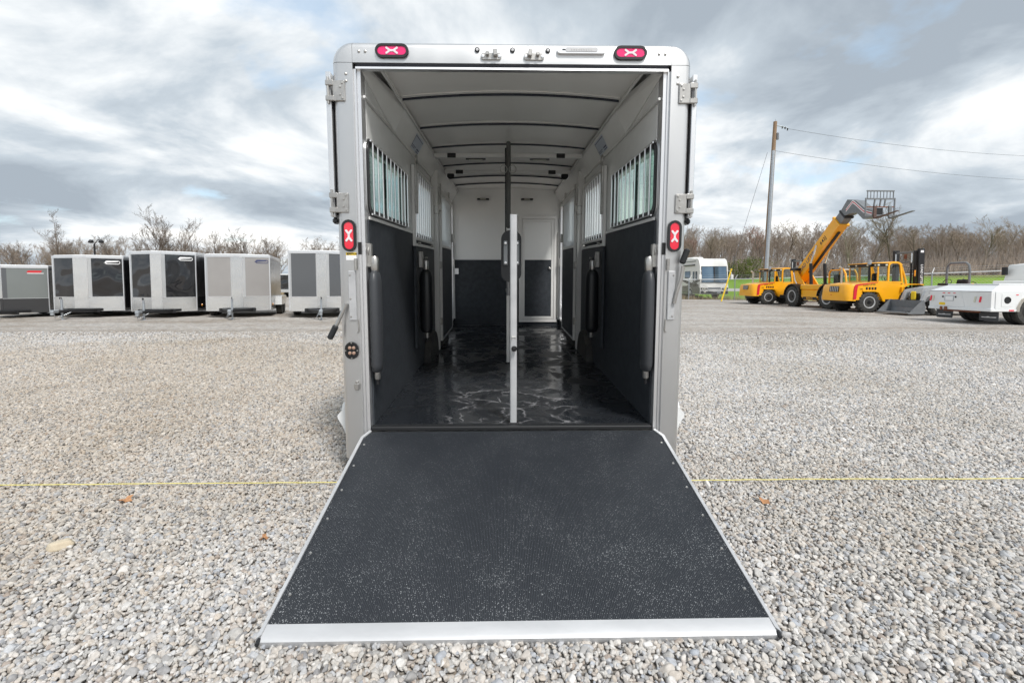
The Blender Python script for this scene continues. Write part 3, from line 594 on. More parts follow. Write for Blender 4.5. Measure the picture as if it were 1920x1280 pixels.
# ramp: hinged at the threshold, foot resting on the gravel
RA = math.atan2(-.285, -1.362); RL = math.hypot(.285, 1.362)
rp = bpy.data.objects.new('ramp', None); COL.objects.link(rp); rp.parent = HT; rp.location = (.004, -.012, -.012); rp.rotation_euler = (math.atan2(.278, 1.35), 0, 0)
E2 = -RL + .02
MB().prism([(-.90, -.02), (-.935, -.09), (-.945, E2), (.945, E2), (.935, -.09), (.90, -.02)], 'z', -.042, -.008).build('deck', 'aluminium', rp)
MB().prism([(-.897, -.022), (-.928, -.092), (-.934, E2 + .060), (.934, E2 + .060), (.928, -.092), (.897, -.022)], 'z', -.0078, .0).build('ribbed_rubber', 'ribbed_mat', rp)
for s in (-1, 1):
    MB().prism([(s * .9285, -.09), (s * .9345, E2 + .02), (s * .9475, E2 + .0), (s * .9465, -.08)], 'z', -.044, .006).build('edge_rail', 'lip_aluminium', rp)
    MB().prism([(s * .897, -.018), (s * .9285, -.0895), (s * .9465, -.0795), (s * .912, -.006)], 'z', -.044, .005).build('edge_rail', 'lip_aluminium', rp)
    MB().cyl((s * .938, E2 - .012, -.005), (s * .938, E2 + .010, -.005), .0075, 10).build('rail_bumper', 'black_rubber', rp)
    for k in range(6): MB().lathe([(.007, 0), (.005, .004), (.0005, .005)], (s * .905, -.16 - k * .205, .0), 'z', 8).build('bolt', 'stainless', rp)
MB().prism([(E2 + .0595, -.0075), (E2 + .0595, .003), (E2 + .012, .001), (E2 - .002, -.006), (E2 - .004, -.030), (E2 + .004, -.0455), (E2 + .0595, -.0455)], 'x', -.9335, .9335).build('ramp_lip', 'lip_aluminium', rp)
B('lip_fold', 'black_rubber', rp, -.93, .93, E2 - .0035, E2 + .02, -.052, -.0457, c=.001)
MB().cyl((-.90, -.005, -.025), (.90, -.005, -.025), .014, 12).build('hinge_tube', 'black_rubber', rp)
# sill and floor
B('floor_pan', 'aluminium', HT, -.95, .95, .02, 6.4, -.10, -.021, c=.005)
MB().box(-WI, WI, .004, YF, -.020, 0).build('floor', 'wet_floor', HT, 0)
B('threshold', 'black_rubber', HT, -.90, .90, -.008, .05, -.018, .006, c=.004)
B('mat_seam', 'black_rubber', HT, -WI + .01, WI - .01, 1.905, 1.917, -.001, .002, c=.0008)

# side walls, windows and escape doors
def side(s):
    hole_w = (.085, 1.19, 1.385, 1.775); hole_d = (3.98, 4.84, .10, 1.98)
    MB_ = MB(); wall_holes(MB_, 'x', s * WI, s * .955, .085, 6.45, -.10, 2.30, [hole_w, hole_d, (1.54, 2.54, 1.30, 1.87), (2.84, 3.80, 1.30, 1.87)]); MB_.build('side_wall', 'white_panel', HT, 20)
    wall_holes(MB(), 'x', s * (WI - .009), s * (WI - .0005), .05, YF - .002, .002, 1.318, [(3.96, 4.86, .08, 1.3185)]).build('wall_mat', 'rubber_wall', HT, 20)
    wall_holes(MB(), 'x', s * (WI - .016), s * (WI - .0095), .05, 4.0, 1.318, 1.336, []).build('chair_rail', 'satin_rail', HT, 20)
    # window: black rounded frame, two tinted sliding panes, bright bars inside
    w = MB(); O = rrect(.045, 1.225, 1.345, 1.815, .085); w.ringplate(O, rrect(.085, 1.185, 1.385, 1.775, .05), 'x', s * (WI - .014), s * (WI + .004)); w = w.build('window', 'black_plastic', HT, 40)
    MB().ringplate(rrect(.035, 1.235, 1.335, 1.825, .09), O, 'x', s * (WI - .006), s * (WI - .0005)).build('trim_ring', 'aluminium', w, 40)
    B('pane', 'tinted_glass', w, s * .930, s * .934, .087, .62, 1.387, 1.773, c=.0005); B('pane', 'tinted_glass', w, s * .940, s * .944, .58, 1.188, 1.387, 1.773, c=.0005)
    B('mullion', 'black_plastic', w, s * .925, s * .939, .595, .635, 1.387, 1.773, c=.003); B('sash_lock', 'black_plastic', w, s * .912, s * .9245, .60, .63, 1.52, 1.66, c=.004)
    for y in (.10, 1.165): B('sash', 'black_plastic', w, s * .922, s * .942, y, y + .022, 1.387, 1.773, c=.003)
    for k in range(10): y = .115 + k * .118; MB().cyl((s * .878, y, 1.352), (s * .878, y, 1.80), .0065, 10).build('bar', 'bright_aluminium', w)
    for z in (1.352, 1.80): MB().cyl((s * .8785, .07, z), (s * .8785, 1.20, z), .0055, 8).build('rail', 'bright_aluminium', w)
    for a_, b_ in ((1.54, 2.54), (2.84, 3.80)):
        hw = MB().ringplate([(a_, 1.30), (b_, 1.30), (b_, 1.87), (a_, 1.87)], [(a_ + .03, 1.33), (b_ - .03, 1.33), (b_ - .03, 1.84), (a_ + .03, 1.84)], 'x', s * (WI - .004), s * .962).build('head_window', 'bright_aluminium', HT, 0)
        B('pane', 'clear_glass', hw, s * .938, s * .942, a_ + .0305, b_ - .0305, 1.3305, 1.8395, c=.0004)
    # escape door opening near the front, its frame and the leaf swung out along the side
    d = MB(); d.ringplate([(3.98, .10), (4.84, .10), (4.84, 1.98), (3.98, 1.98)], [(4.01, .13), (4.81, .13), (4.81, 1.95), (4.01, 1.95)], 'x', s * (WI - .02), s * .975); d = d.build('escape_door', 'bright_aluminium', HT, 0)
    B('leaf', 'white_paint', d, s * .985, s * 1.02, 3.16, 3.96, .12, 1.90, c=.01); MB().cyl((s * .985, 3.985, .2), (s * .985, 3.985, 1.78), .012, 8).build('hinge', 'stainless', d)
    B('latch', 'stainless', d, s * (WI - .045), s * (WI - .021), 4.765, 4.795, 1.0, 1.12, c=.005)
    # cove between wall and ceiling with its printed notice
    cv = MB().prism([(s * (WI - .0005), 2.050), (s * (WI - .0005), 2.036), (s * .89, 2.036), (s * .888, 2.045), (s * .808, 2.198), (s * .80, 2.206), (s * .80, 2.216), (s * .814, 2.206), (s * .897, 2.050)], 'y', .78, YF - .001).build('cove', 'white_panel', HT)
    MB().add([(s * .9042, .0135, 2.185), (s * .888, .781, 2.046), (s * .808, .781, 2.199), (s * .890, .0135, 2.232), (s * .9045, .0135, 2.25), (s * .9045, .781, 2.05), (s * .80, .781, 2.25)], [(0, 1, 2, 3), (0, 5, 1), (0, 4, 5), (3, 2, 6), (3, 6, 4), (0, 3, 4)]).build('cove_return', 'white_panel', HT, 0)
    MB().tube([(s * .893, .013, 2.042), (s * .893, YF - .01, 2.042)], .009, 8).build('cove_bead', 'satin_rail', HT); B('cove_lip', 'satin_rail', HT, s * .786, s * .7995, .0130, YF - .002, 2.196, 2.216, c=.003)
    n = Vector((-.153, 0, -.082)) * s; n = Vector((-s * .153, 0, -.082)).normalized(); c = Vector((s * .849, 1.50, 2.1215)) + n * .0015; M = basis(c, (0, -s, 0), (-s * .082 * -1 * -1, 0, .153))
    up_ = Vector((-s * .082, 0, .153)).normalized(); M = basis(c, (0, -s if s > 0 else 1, 0), up_)
    q = MB(); q.add([M @ Vector(v) for v in ((-.17, -.072, 0), (.17, -.072, 0), (.17, .072, 0), (-.17, .072, 0))], [(0, 1, 2, 3)]); st = q.build('notice_sticker', 'label_blue', HT, 0)
    ln = MB(); nn = n * .0006
    for a0, a1, b0, b1 in ((-.16, .16, .052, .058), (-.155, .0, -.03, -.024), (-.155, -.03, -.044, -.038), (.04, .15, -.034, -.022), (.04, .15, -.052, -.044), (-.165, -.158, -.065, .065)):
        ln.add([M @ Vector(v) + nn for v in ((a0, b0, 0), (a1, b0, 0), (a1, b1, 0), (a0, b1, 0))], [(0, 1, 2, 3)])
    ln.build('print', 'ink_blue', st, 0)
    # barred stall gate folded flat against the wall behind the window
    g = bpy.data.objects.new('stall_gate', None); COL.objects.link(g); g.parent = HT
    X0, X1 = s * .894, s * .866
    B('stile', 'satin_rail', g, X0, X1, 1.44, 1.475, 1.205, 1.94, c=.004); B('stile', 'satin_rail', g, X0, X1, 2.585, 2.62, 1.205, 1.94, c=.004)
    B('top_rail', 'satin_rail', g, X0 - s * .002, X1 + s * .002, 1.4755, 2.5845, 1.905, 1.938, c=.004)
    for z in (1.262, 1.205): B('cross_rail', 'satin_rail', g, X0 - s * .001, X1 + s * .001, 1.4755, 2.5845, z, z + .028, c=.004)
    for k in range(8): y = 1.56 + k * .126; MB().cyl((s * .880, y, 1.285), (s * .880, y, 1.91), .009, 8).build('bar', 'bright_aluminium', g)
    B('panel', 'rubber_wall', g, s * .893, s * .868, 1.445, 2.615, .24, 1.2045, c=.006)
    B('slam_latch', 'stainless', g, s * .8655, s * .842, 1.436, 1.478, 1.50, 1.93, c=.004); MB().tube([(s * .845, 1.45 + .045 * math.cos(t), 1.985 + .045 * math.sin(t)) for t in np.linspace(0, 6.28, 14)[:-1]], .004, 6, closed=True).build('pull_ring', 'stainless', g)
    MB().cyl((s * .853, 1.45, 1.90), (s * .853, 1.45, 2.03), .009, 8).build('latch_rod', 'stainless', g)
    for y, z in ((1.62, 1.11), (1.95, 1.10), (1.58, 1.235), (2.35, 1.235)): MB().cyl((s * .868, y, z), (s * .842, y, z), .012, 10).build('bolt', 'stainless', g)
    MB().tube([(s * .838, 1.60 + .03 * math.cos(t), 1.075 + .03 * math.sin(t)) for t in np.linspace(0, 6.28, 12)[:-1]], .0035, 6, closed=True).build('tie_ring', 'stainless', g)
    # wall post with hinge blocks
    po = B('stall_post', 'satin_rail', HT, s * .903, s * .822, 2.65, 2.715, .004, 2.12, c=.006)
    B('bracket', 'stainless', po, s * .9035, s * .815, 2.640, 2.725, 1.62, 1.72, c=.004)
    # second gate beyond the post
    g = bpy.data.objects.new('stall_gate', None); COL.objects.link(g); g.parent = HT
    X0, X1 = s * .826, s * .796
    for y in (2.745, 3.83): B('stile', 'satin_rail', g, X0, X1, y, y + .04, .10, 1.93, c=.004)
    B('top_rail', 'satin_rail', g, X0, X1, 2.7855, 3.8295, 1.86, 1.929, c=.004); B('cross_rail', 'satin_rail', g, X0, X1, 2.7855, 3.8295, 1.235, 1.268, c=.004); B('bottom_rail', 'bright_aluminium', g, X0, X1, 2.7855, 3.8295, .10, .128, c=.004)
    for k in range(9): y = 2.86 + k * .112; MB().cyl((s * .811, y, 1.265), (s * .811, y, 1.864), .009, 8).build('bar', 'bright_aluminium', g)
    B('panel', 'rubber_wall', g, s * .823, s * .800, 2.7855, 3.8295, .1285, 1.2345, c=.005)
    for z in (.30, .98, 1.66): B('hinge', 'stainless', g, s * .840, s * .792, 2.7152, 2.7445, z, z + .085, c=.006)
    MB().cyl((s * .80, 2.73, 1.70), (s * .80, 2.73, 1.98), .010, 8).build('hinge_rod', 'stainless', g); B('latch', 'stainless', g, s * .789, s * .770, 3.80, 3.87, 1.34, 1.46, c=.005)
    B('stay', 'stainless', HT, s * .86, s * .835, 3.94, 3.98, 1.75, 2.06, c=.004)
    # hanging padded butt bars
    def bolster(x, y, z0, z1, r, m, fx=1.):
        z0 += .02
        b = MB().lathe([(.001, z0), (r * .55, z0), (r * .85, z0 + .012), (r, z0 + .05), (r * 1.04, (z0 + z1) / 2), (r, z1 - .07), (r * .82, z1 - .022), (r * .5, z1), (.001, z1)], (x, y, 0), 'z', 20); b.v = [(x + (e[0] - x) * fx, e[1], e[2]) for e in b.v]; b = b.build('padded_bar', m, HT, 60)
        MB().lathe([(.001, z0 - .05), (.016, z0 - .05), (.02, z0 - .04), (.02, z0 + .005)], (x, y, 0), 'z', 12).build('end_ferrule', 'stainless', b); MB().cyl((x, y, z0 - .085), (x, y, z0 - .05), .010, 8).build('hook_tip', 'black_steel', b)
        MB().lathe([(.022, z1 - .005), (.026, z1 + .01), (.026, z1 + .075), (.018, z1 + .09), (.001, z1 + .09)], (x, y, 0), 'z', 12).build('end_cap', 'stainless', b)
        B('wall_bracket', 'stainless', b, x + s * .027 * fx, x + s * .065 * min(1, fx * 1.2), y - .022, y + .022, z1 + .02, z1 + .17, c=.006)
        MB().tube([(x + s * .03, y + .03 * math.cos(t), z1 + .12 + .03 * math.sin(t)) for t in np.linspace(0, 6.28, 12)[:-1]], .004, 6, closed=True).build('ring', 'stainless', b)
        return b
    bolster(s * .785, 1.50, .37, .985, .062, 'black_vinyl'); bolster(s * .866, .045, .335, 1.0, .066, 'grey_vinyl', .56)
    # fender skirt behind the corner post
    MB().prism([(s * 1.075, -.20), (s * 1.075, .115), (s * 1.10, .105), (s * 1.15, .055), (s * 1.16, .04), (s * 1.158, .02), (s * 1.128, -.03), (s * 1.10, -.11), (s * 1.088, -.2)], 'y', .12, .17).build('fender', 'white_paint', HT)
    f = MB(); f.prism([(.172, .0), (.21, .09), (1.7, .40), (2.0, .46), (4.2, .46), (4.5, .40), (4.9, .0)], 'x', s * .956, s * 1.155); f.build('fender', 'white_paint', HT)
    for y in (2.3, 3.3): wheel(HT, (s * .98, y, -.10), .34, .2, s, 'rim_white') if False else MB().lathe([(.18, -.1), (.33, -.1), (.345, -.06), (.345, .06), (.33, .1), (.18, .1)], (s * .93, y, -.045), 'x', 28).build('wheel', 'tyre_rubber', HT)
side(-1); side(1)

# ceiling: arched skin, bows, beams, lamps
def cz(x, rise_=.042): return HC + .034 + rise_ * (1 - (x / .80) ** 2)
V = []; xs = np.linspace(-.80, .80, 25); arc = [(x, cz(x)) for x in xs]
MB().prism(arc + [(x, z + .02) for x, z in arc[::-1]], 'y', .0125, YF - .002).build('ceiling', 'ceiling_panel', HT, 60)
ro = [(x, 2.302 + .035 * (1 - (x / .965) ** 2)) for x in np.linspace(-.965, .965, 21)]
MB().prism(ro + [(x, z + .008) for x, z in ro[::-1]], 'y', .101, 6.45).build('roof', 'white_paint', HT, 60)
def bow(y, w, drop, name='roof_bow', m='satin_rail'):
    lo = [(x, cz(x) - drop) for x in np.linspace(-.785, .785, 25)]; hi = [(x, cz(x) - .0015) for x in np.linspace(-.785, .785, 25)]
    return MB().prism(lo + hi[::-1], 'y', y, y + w).build(name, m, HT, 60)
for y in (.60, 1.32, 2.02, 2.92, 3.75, 4.35):
    b = bow(y, .028, .022); lo = [(x, cz(x) - .0225) for x in np.linspace(-.785, .785, 25)]
    MB().prism(lo + [(x, z + .019) for x, z in lo[::-1]], 'y', y - .0035, y - .0005).build('bow_reflection', 'seal_and_reflection', b, 60)  # dark strip on the bow's rear face stands in for its dark reflection
    if y < 3.5: bow(y - .045, .034, .008, 'bow_flange', 'ceiling_panel')
for y in (2.13, 3.02):
    bm_ = B('cross_beam', 'satin_rail', HT, -.785, .785, y, y + .05, 2.155, 2.197, c=.004)
    for x in (-.60, .55): B('latch_block', 'black_plastic', bm_, x - .045, x + .045, y - .012, y - .0005, 2.148, 2.196, c=.004)
for x, y, z in ((-.375, 2.62, 2.264), (.365, 2.62, 2.264)):
    l_ = MB().prism(stadium(x, y, .23, .085), 'z', z - .03, z).build('ceiling_lamp', 'black_plastic', HT, 50); MB().prism(stadium(x, y, .16, .04), 'z', z - .036, z - .0302).build('lens', 'clear_lens', l_, 50); MB().ringplate(stadium(x, y, .27, .12), stadium(x, y, .232, .087), 'z', z - .008, z).build('bezel', 'bright_aluminium', l_, 50)
for x in (-.385, .335):
    l_ = MB().prism(stadium(x, 2.085, .20, .028), 'y', YF - .07, YF - .001).build('ceiling_lamp', 'black_plastic', HT, 50); MB().prism(stadium(x, 2.083, .10, .012), 'y', YF - .074, YF - .0702).build('lens', 'clear_lens', l_, 50)
for s in (-1, 1):
    l_ = MB().prism([(s * .77, 2.12), (s * .77, 2.19), (s * .64, 2.205), (s * .66, 2.16)], 'y', 3.08, 3.20).build('spot_lamp', 'bright_aluminium', HT); MB().cyl((s * .715, 3.05, 2.13), (s * .715, 3.0795, 2.15), .045, 16).build('lens_hood', 'black_plastic', l_)
# front wall with tack-room door
wall_holes(MB(), 'y', YF, YF + .05, -WI + .0006, WI - .0006, .001, 2.33, []).build('front_wall', 'white_panel', HT, 0)
wall_holes(MB(), 'y', YF - .009, YF - .0005, -.894, .894, .003, 1.10, [(.205, .84, .06, 1.101)]).build('front_mat', 'rubber_wall', HT, 0)
wall_holes(MB(), 'y', YF - .014, YF - .0095, -.894, .19, 1.10, 1.113, []).build('mat_trim', 'white_paint', HT, 0)
dr = MB().ringplate([(.205, .06), (.84, .06), (.84, 1.82), (.205, 1.82)], [(.255, .11), (.79, .11), (.79, 1.77), (.255, 1.77)], 'y', YF - .03, YF - .0005).build('tack_door', 'satin_rail', HT, 0)
MB().ringplate([(.262, .117), (.783, .117), (.783, 1.763), (.262, 1.763)], [(.30, .155), (.745, .155), (.745, 1.725), (.30, 1.725)], 'y', YF - .026, YF - .001).build('leaf_frame', 'satin_rail', dr, 0)
B('upper_leaf', 'white_panel', dr, .3005, .7445, YF - .018, YF - .002, 1.10, 1.7245, c=.001); B('lower_leaf', 'rubber_wall', dr, .3005, .7445, YF - .019, YF - .002, .1555, 1.0995, c=.001)
MB().lathe([(.022, YF - .02), (.020, YF - .05), (.010, YF - .055), (.0006, YF - .055)], (.715, 0, .96), 'y', 12).build('handle', 'stainless', dr)
B('light_switch', 'bright_aluminium', HT, -.89, -.80, YF - .03, YF - .0097, .86, .96, c=.006)
B('corner_trim', 'white_paint', HT, -.8945, -.862, YF - .035, YF - .015, .12, 1.50, c=.003); B('corner_trim', 'white_paint', HT, .8945, .858, YF - .035, YF - .015, .10, 1.78, c=.003); MB().cyl((.845, YF - .05, .14), (.845, YF - .05, 1.55), .008, 8).build('drop_rod', 'stainless', HT)
# stall posts in the middle
cp = MB(); cp.prism(rrect(-.016, .029, .05, .095, .010, 3), 'z', .006, 1.352); cp = cp.build('centre_post', 'lip_aluminium', HT)
B('foot_socket', 'black_steel', cp, -.026, .040, .04, .105, .0005, .012, c=.002); MB().lathe([(.001, .010), (.012, .016), (.019, .030), (.019, .042), (.012, .050), (.001, .053)], (0, 0, 0), 'z', 14)
k_ = MB(); k_.lathe([(.007, .05), (.007, .036), (.016, .030), (.0185, .018), (.013, .008), (.001, .005)], (.010, 0, .505), 'y', 16); k_.build('plunger_knob', 'black_plastic', cp)
MB().tube([(-.004, .048, .56), (-.004, .046, .578), (.018, .046, .578), (.018, .048, .565)], .0025, 6).build('pin_clip', 'stainless', cp)
fp = B('ceiling_post', 'satin_rail', HT, -.026, .010, 1.90, 1.945, .004, 1.40, c=.004); B('upper_sleeve', 'grey_post', fp, -.0265, .0185, 1.885, 1.93, 1.402, 2.262, c=.012); B('guide_rail', 'black_steel', fp, -.040, -.0268, 1.90, 1.93, .9, 2.20, c=.003)
for sx in (-1, 1): MB().tube([(-.008 + sx * .045 + .035 * math.cos(t), 1.88, 1.985 + .04 * math.sin(t)) for t in np.linspace(0, 6.28, 14)[:-1]], .004, 6, closed=True).build('pull_ring', 'stainless', fp)
B('foot_socket', 'black_steel', fp, -.04, .02, 1.885, 1.96, .0005, .014, c=.003)
dv = MB(); dv.prism(rrect(-.075, .082, .90, 1.30, .07, 6), 'y', .72, 1.86); dv = dv.build('divider_pad', 'black_vinyl', HT, 60)
for s in (-1, 1):
    b = B('bracket', 'machine_grey', dv, .004 + s * .028, .004 + s * .062, .705, .7195, 1.03, 1.22, c=.006)
    for z in (1.05, 1.20): MB().lathe([(.011, .7048), (.009, .696), (.0006, .694)], (.004 + s * .045, 0, z), 'y', 12).build('bolt', 'bright_aluminium', b)
MB().tube([(-.02, .74, .92), (-.02, .80, .80), (-.02, 1.86, .78)], .014, 8).build('divider_tube', 'aluminium', dv)
# nose of the trailer, never seen from here but holds the shell together
MB().prism([(-.965, -.10), (-.965, 2.30), (.965, 2.30), (.965, -.10)], 'y', 6.4505, 6.50).build('nose_wall', 'white_paint', HT)
MB().tube([(-.5, 6.4, -.12), (0, 8.0, -.12), (.5, 6.4, -.12)], .05, 8).build('tongue', 'black_steel', HT); MB().cyl((0, 7.7, -.02), (0, 7.7, -.66), .04, 10).build('jack', 'galvanised', HT)

# yellow line laid across the gravel below the trailer
rp_ = [(-4.6, 2.86, .038), (-3.24, 2.885, .036), (-2.1, 2.905, .040), (-1.095, 2.925, .036), (0, 2.94, .036), (1.142, 2.958, .037), (2.2, 2.97, .040), (3.35, 2.983, .036), (4.8, 3.0, .037)]
pts = []
for a, b in zip(rp_[:-1], rp_[1:]):
    for t in range(8): p = Vector(a).lerp(Vector(b), t / 8); pts.append(p + Vector((0, rnd.uniform(-.003, .003), rnd.uniform(-.0015, .0015))))
tag(MB().tube(pts, .0032, 6).build('guide_rope', 'rope_yellow'), 'thin yellow rope lying straight across the gravel under the ramp hinge', 'rope')
def leaf(x, y, r, rz, lab):
    b = MB(); n = 14; ring = []
    for i in range(n): t = 2 * math.pi * i / n; q = r * (1 if i % 2 else .62) * (1.25 if abs(math.cos(t)) > .8 else .9); ring.append((q * math.cos(t), q * math.sin(t), .012 * math.sin(2 * t) + rnd.uniform(0, .008)))
    vs = [(0, 0, .004)] + ring + [(0, 0, .002)] + [(a, c, d - .002) for a, c, d in ring]
    b.add(vs, [(0, 1 + i, 1 + (i + 1) % n) for i in range(n)] + [(n + 1, n + 2 + (i + 1) % n, n + 2 + i) for i in range(n)] + [(1 + i, n + 2 + i, n + 2 + (i + 1) % n, 1 + (i + 1) % n) for i in range(n)])
    o = b.build('fallen_leaf', 'dry_leaf'); o.location = (x, y, .032); o.rotation_euler = (.15, -.1, rz); tag(o, lab, 'leaf', 'dry leaves on the gravel')
leaf(-2.295, 2.70, .034, .4, 'curled orange leaf on the gravel left of the ramp just below the yellow rope')
leaf(1.485, 2.69, .034, 2., 'orange brown leaf on the gravel right of the ramp just below the yellow rope')
leaf(-1.25, 2.28, .018, 1., 'small orange leaf lying close to the left edge of the ramp')
b = MB(); V_ = [];
me = bpy.data.meshes.new('flat_stone'); bm = bmesh.new(); bmesh.ops.create_icosphere(bm, subdivisions=3, radius=1)
for v in bm.verts: q = v.co.copy(); f = min([1.] + [d / max(.05, q.dot(Vector(n).normalized())) for n, d in (((1, .4, .3), .7), ((-.8, .5, .2), .75), ((.2, -1, .3), .6), ((-.3, .9, .1), .62), ((0, .1, 1), .5), ((-.9, -.5, .3), .68))]); v.co = Vector((q.x * .066 * f, q.y * .040 * f, q.z * .030 * f))
bm.to_mesh(me); bm.free(); me.shade_smooth(); o = link('flat_stone', me, 'sand_stone'); o.location = (-2.224, 2.226, .030); o.rotation_euler = (.1, -.1, .35)
tag(o, 'large flat sandy yellow stone among the grey gravel at lower left', 'stone')

# ------------------------------------------------------------------ enclosed cargo trailers in a row on the left (local: nose towards -y, origin below the nose)
def face(p, q, z0, z1, off, a0=0., a1=1.):
    # slab lying proud on the vertical face p -> q
    p, q = Vector((*p, 0)), Vector((*q, 0)); d = q - p; n = Vector((d.y, -d.x, 0)).normalized()
    a, b = p + d * a0, p + d * a1; vs = []
    for t in (-.004, off):
        for w, z in ((a, z0), (b, z0), (b, z1), (a, z1)): e = w + n * t; vs.append((e.x, e.y, z))
    return MB().add(vs, [(0, 1, 2, 3), (4, 5, 6, 7), (0, 1, 5, 4), (1, 2, 6, 5), (2, 3, 7, 6), (3, 0, 4, 7)])
def cargo(label, x, y, w, z0, z1, pm, sm, guard='mill_plate', logo=None, length=5.0, blunt=.22, v=.62, group='enclosed cargo trailers parked in a row', edge='aluminium', wheels=True, fender_out=False, rz=0):
    t = thing('cargo_trailer', label, 'trailer', (x, y, 0), (0, 0, R(rz)), group); h = w / 2
    A, Bq, C, D = (-h, v), (-blunt, 0), (blunt, 0), (h, v); E_, F_ = (h, v + length), (-h, v + length)
    MB().prism([A, Bq, C, D, E_, F_], 'z', z0, z1).build('body', edge, t, 20)
    g = z0 + .55
    for p, q in ((A, Bq), (C, D)):
        face(p, q, z0 + .01, g, .008).build('stone_guard', guard, t, 0); face(p, q, g + .012, z1 - .09, .007, .10, .97).build('nose_panel', pm, t, 0)
        face(p, q, g, g + .012, .014).build('guard_trim', 'bright_aluminium', t, 0)
    face(Bq, C, g + .012, z1 - .085, .012).build('centre_strip', 'mill_plate', t, 0); face(Bq, C, z0 + .01, g + .0115, .009).build('stone_guard', guard, t, 0)
    for s, p, q in ((1, D, E_), (-1, F_, A)):
        n = 4
        for k in range(n):
            a0, a1 = k / n + .004, (k + 1) / n - .004
            face(p, q, z0 + .10, z1 - .13, .006, a0, a1).build('side_panel', sm, t, 0)
        face(p, q, z0 + .0, z0 + .095, .008).build('side_skirt', edge, t, 0)
    for s in (-1, 1): B('corner_trim', 'bright_aluminium', t, s * (h - .045), s * (h + .012), v - .02, v + .04, z0 + .02, z1 - .02, c=.01)
    MB().prism([(A[0] - .02, A[1] - .01), (Bq[0], Bq[1] - .025), (C[0], C[1] - .025), (D[0] + .02, D[1] - .01), (D[0] + .02, E_[1] + .02), (A[0] - .02, E_[1] + .02)], 'z', z1 - .085, z1 + .012).build('roof_cove', 'bright_aluminium', t, 20)
    MB().prism([(A[0] + .03, A[1] + .03), (Bq[0] + .02, .05), (C[0] - .02, .05), (D[0] - .03, D[1] + .03), (D[0] - .03, E_[1] - .03), (A[0] + .03, E_[1] - .03)], 'z', z1 + .012, z1 + .04).build('roof', 'roof_white', t, 20)
    for s in (-1, 1): B('tongue', 'black_steel', t, -.05, .05, -1.25, .5, z0 + .02, z0 + .11, c=.01, rot=(0, 0, R(s * 22)), piv=(0, -1.25, z0))
    B('cross_plate', 'black_steel', t, -.62, .62, -.06, -.012, z0 - .04, z0 + .12, c=.01)
    cpl = MB(); cpl.cbox(-.06, .06, -1.5, -1.2, z0 + .02, z0 + .13, c=.02); cpl.cyl((0, -1.45, z0 + .02), (0, -1.45, z0 - .05), .055, 12); cpl.build('coupler', 'galvanised', t)
    jk = MB(); jk.cyl((0, -1.0, z0 - .08), (0, -1.0, z0 + .50), .035, 12); jk.cyl((0, -1.0, .02), (0, -1.0, z0), .025, 10); jk.cyl((0, -1.0, .0), (0, -1.0, .02), .08, 12); jk = jk.build('jack', 'galvanised', t)
    MB().tube([(0, -1.0, z0 + .50), (0, -1.02, z0 + .56), (.02, -1.12, z0 + .56), (.02, -1.12, z0 + .50)], .014, 6).build('crank', 'black_steel', jk)
    MB().tube([(-.06, -1.3, z0 + .06), (-.16, -1.1, z0 - .16), (-.12, -.8, z0 - .10), (-.1, -.3, z0 + .02)], .012, 6).build('safety_chain', 'galvanised', t)
    for s in (-1, 1):
        for k in range(2):
            yy = v + length * .5 + k * .85; xx = s * (h - .10) if not fender_out else s * (h + .12)
            MB().lathe([(.19, -.1), (.32, -.105), (.345, -.07), (.35, 0), (.345, .07), (.32, .105), (.19, .1)], (xx, yy, .35), 'x', 24).build('wheel', 'tyre_rubber', t)
            MB().lathe([(.19, s * .06), (.17, s * .10), (.07, s * .05), (.05, s * .09), (.001, s * .09)], (xx, yy, .35), 'x', 20).build('rim', 'rim_white', t)
        if fender_out: MB().prism([(v + length * .5 - .5, .42), (v + length * .5 - .42, .78), (v + length * .5 + 1.27, .78), (v + length * .5 + 1.35, .42)], 'x', s * (h + .01), s * (h + .26)).build('fender', 'mill_plate', t)
        MB().lathe([(.035, 0), (.03, .02), (.001, .025)], (0, 0, 0), 'x', 12)
        a = MB().lathe([(.05, 0), (.045, s * .018), (.001, s * .022)], (s * (h + .008), v + .45, z0 + .22), 'x', 12); a.build('side_marker', 'amber_lens', t)
    if logo:
        dx, dy = D[0] - C[0], D[1] - C[1]; ln = math.hypot(dx, dy); dx /= ln; dy /= ln; n = Vector((dy, -dx, 0)); cc = Vector((C[0], C[1], z1 - .24)) + Vector((dx, dy, 0)) * ln * .70 + n * .009
        M = basis(cc, (dx, dy, 0), (0, 0, 1))
        if logo == 'oval':
            q = MB(); o_ = stadium(0, 0, .46, .14, 8); i_ = stadium(.01, 0, .40, .085, 8); q.ringplate(o_, i_, 'z', 0, .003); q.v = [tuple(M @ Vector(e)) for e in q.v]; q.build('emblem', 'ink_white' if 'black' in pm else 'ink_blue', t, 0)
            q = MB(); q.prism([(-.27, -.02), (-.16, .045), (.16, .045), (.16, .02), (-.10, .0)], 'z', .0031, .005); q.v = [tuple(M @ Vector(e)) for e in q.v]; q.build('emblem_swoosh', 'ink_white' if 'black' in pm else 'ink_blue', t, 0)
        else:
            q = MB(); q.prism([(-.22, -.02), (.17, -.02), (.21, .065), (-.18, .065)], 'z', 0, .003); q.v = [tuple(M @ Vector(e)) for e in q.v]; q.build('emblem', 'ink_red', t, 0)
            q = MB(); q.prism([(-.20, -.055), (.25, -.055), (.25, -.028), (-.20, -.028)], 'z', 0, .003); q.v = [tuple(M @ Vector(e)) for e in q.v]; q.build('emblem_bar', 'ink_white', t, 0)
    return t
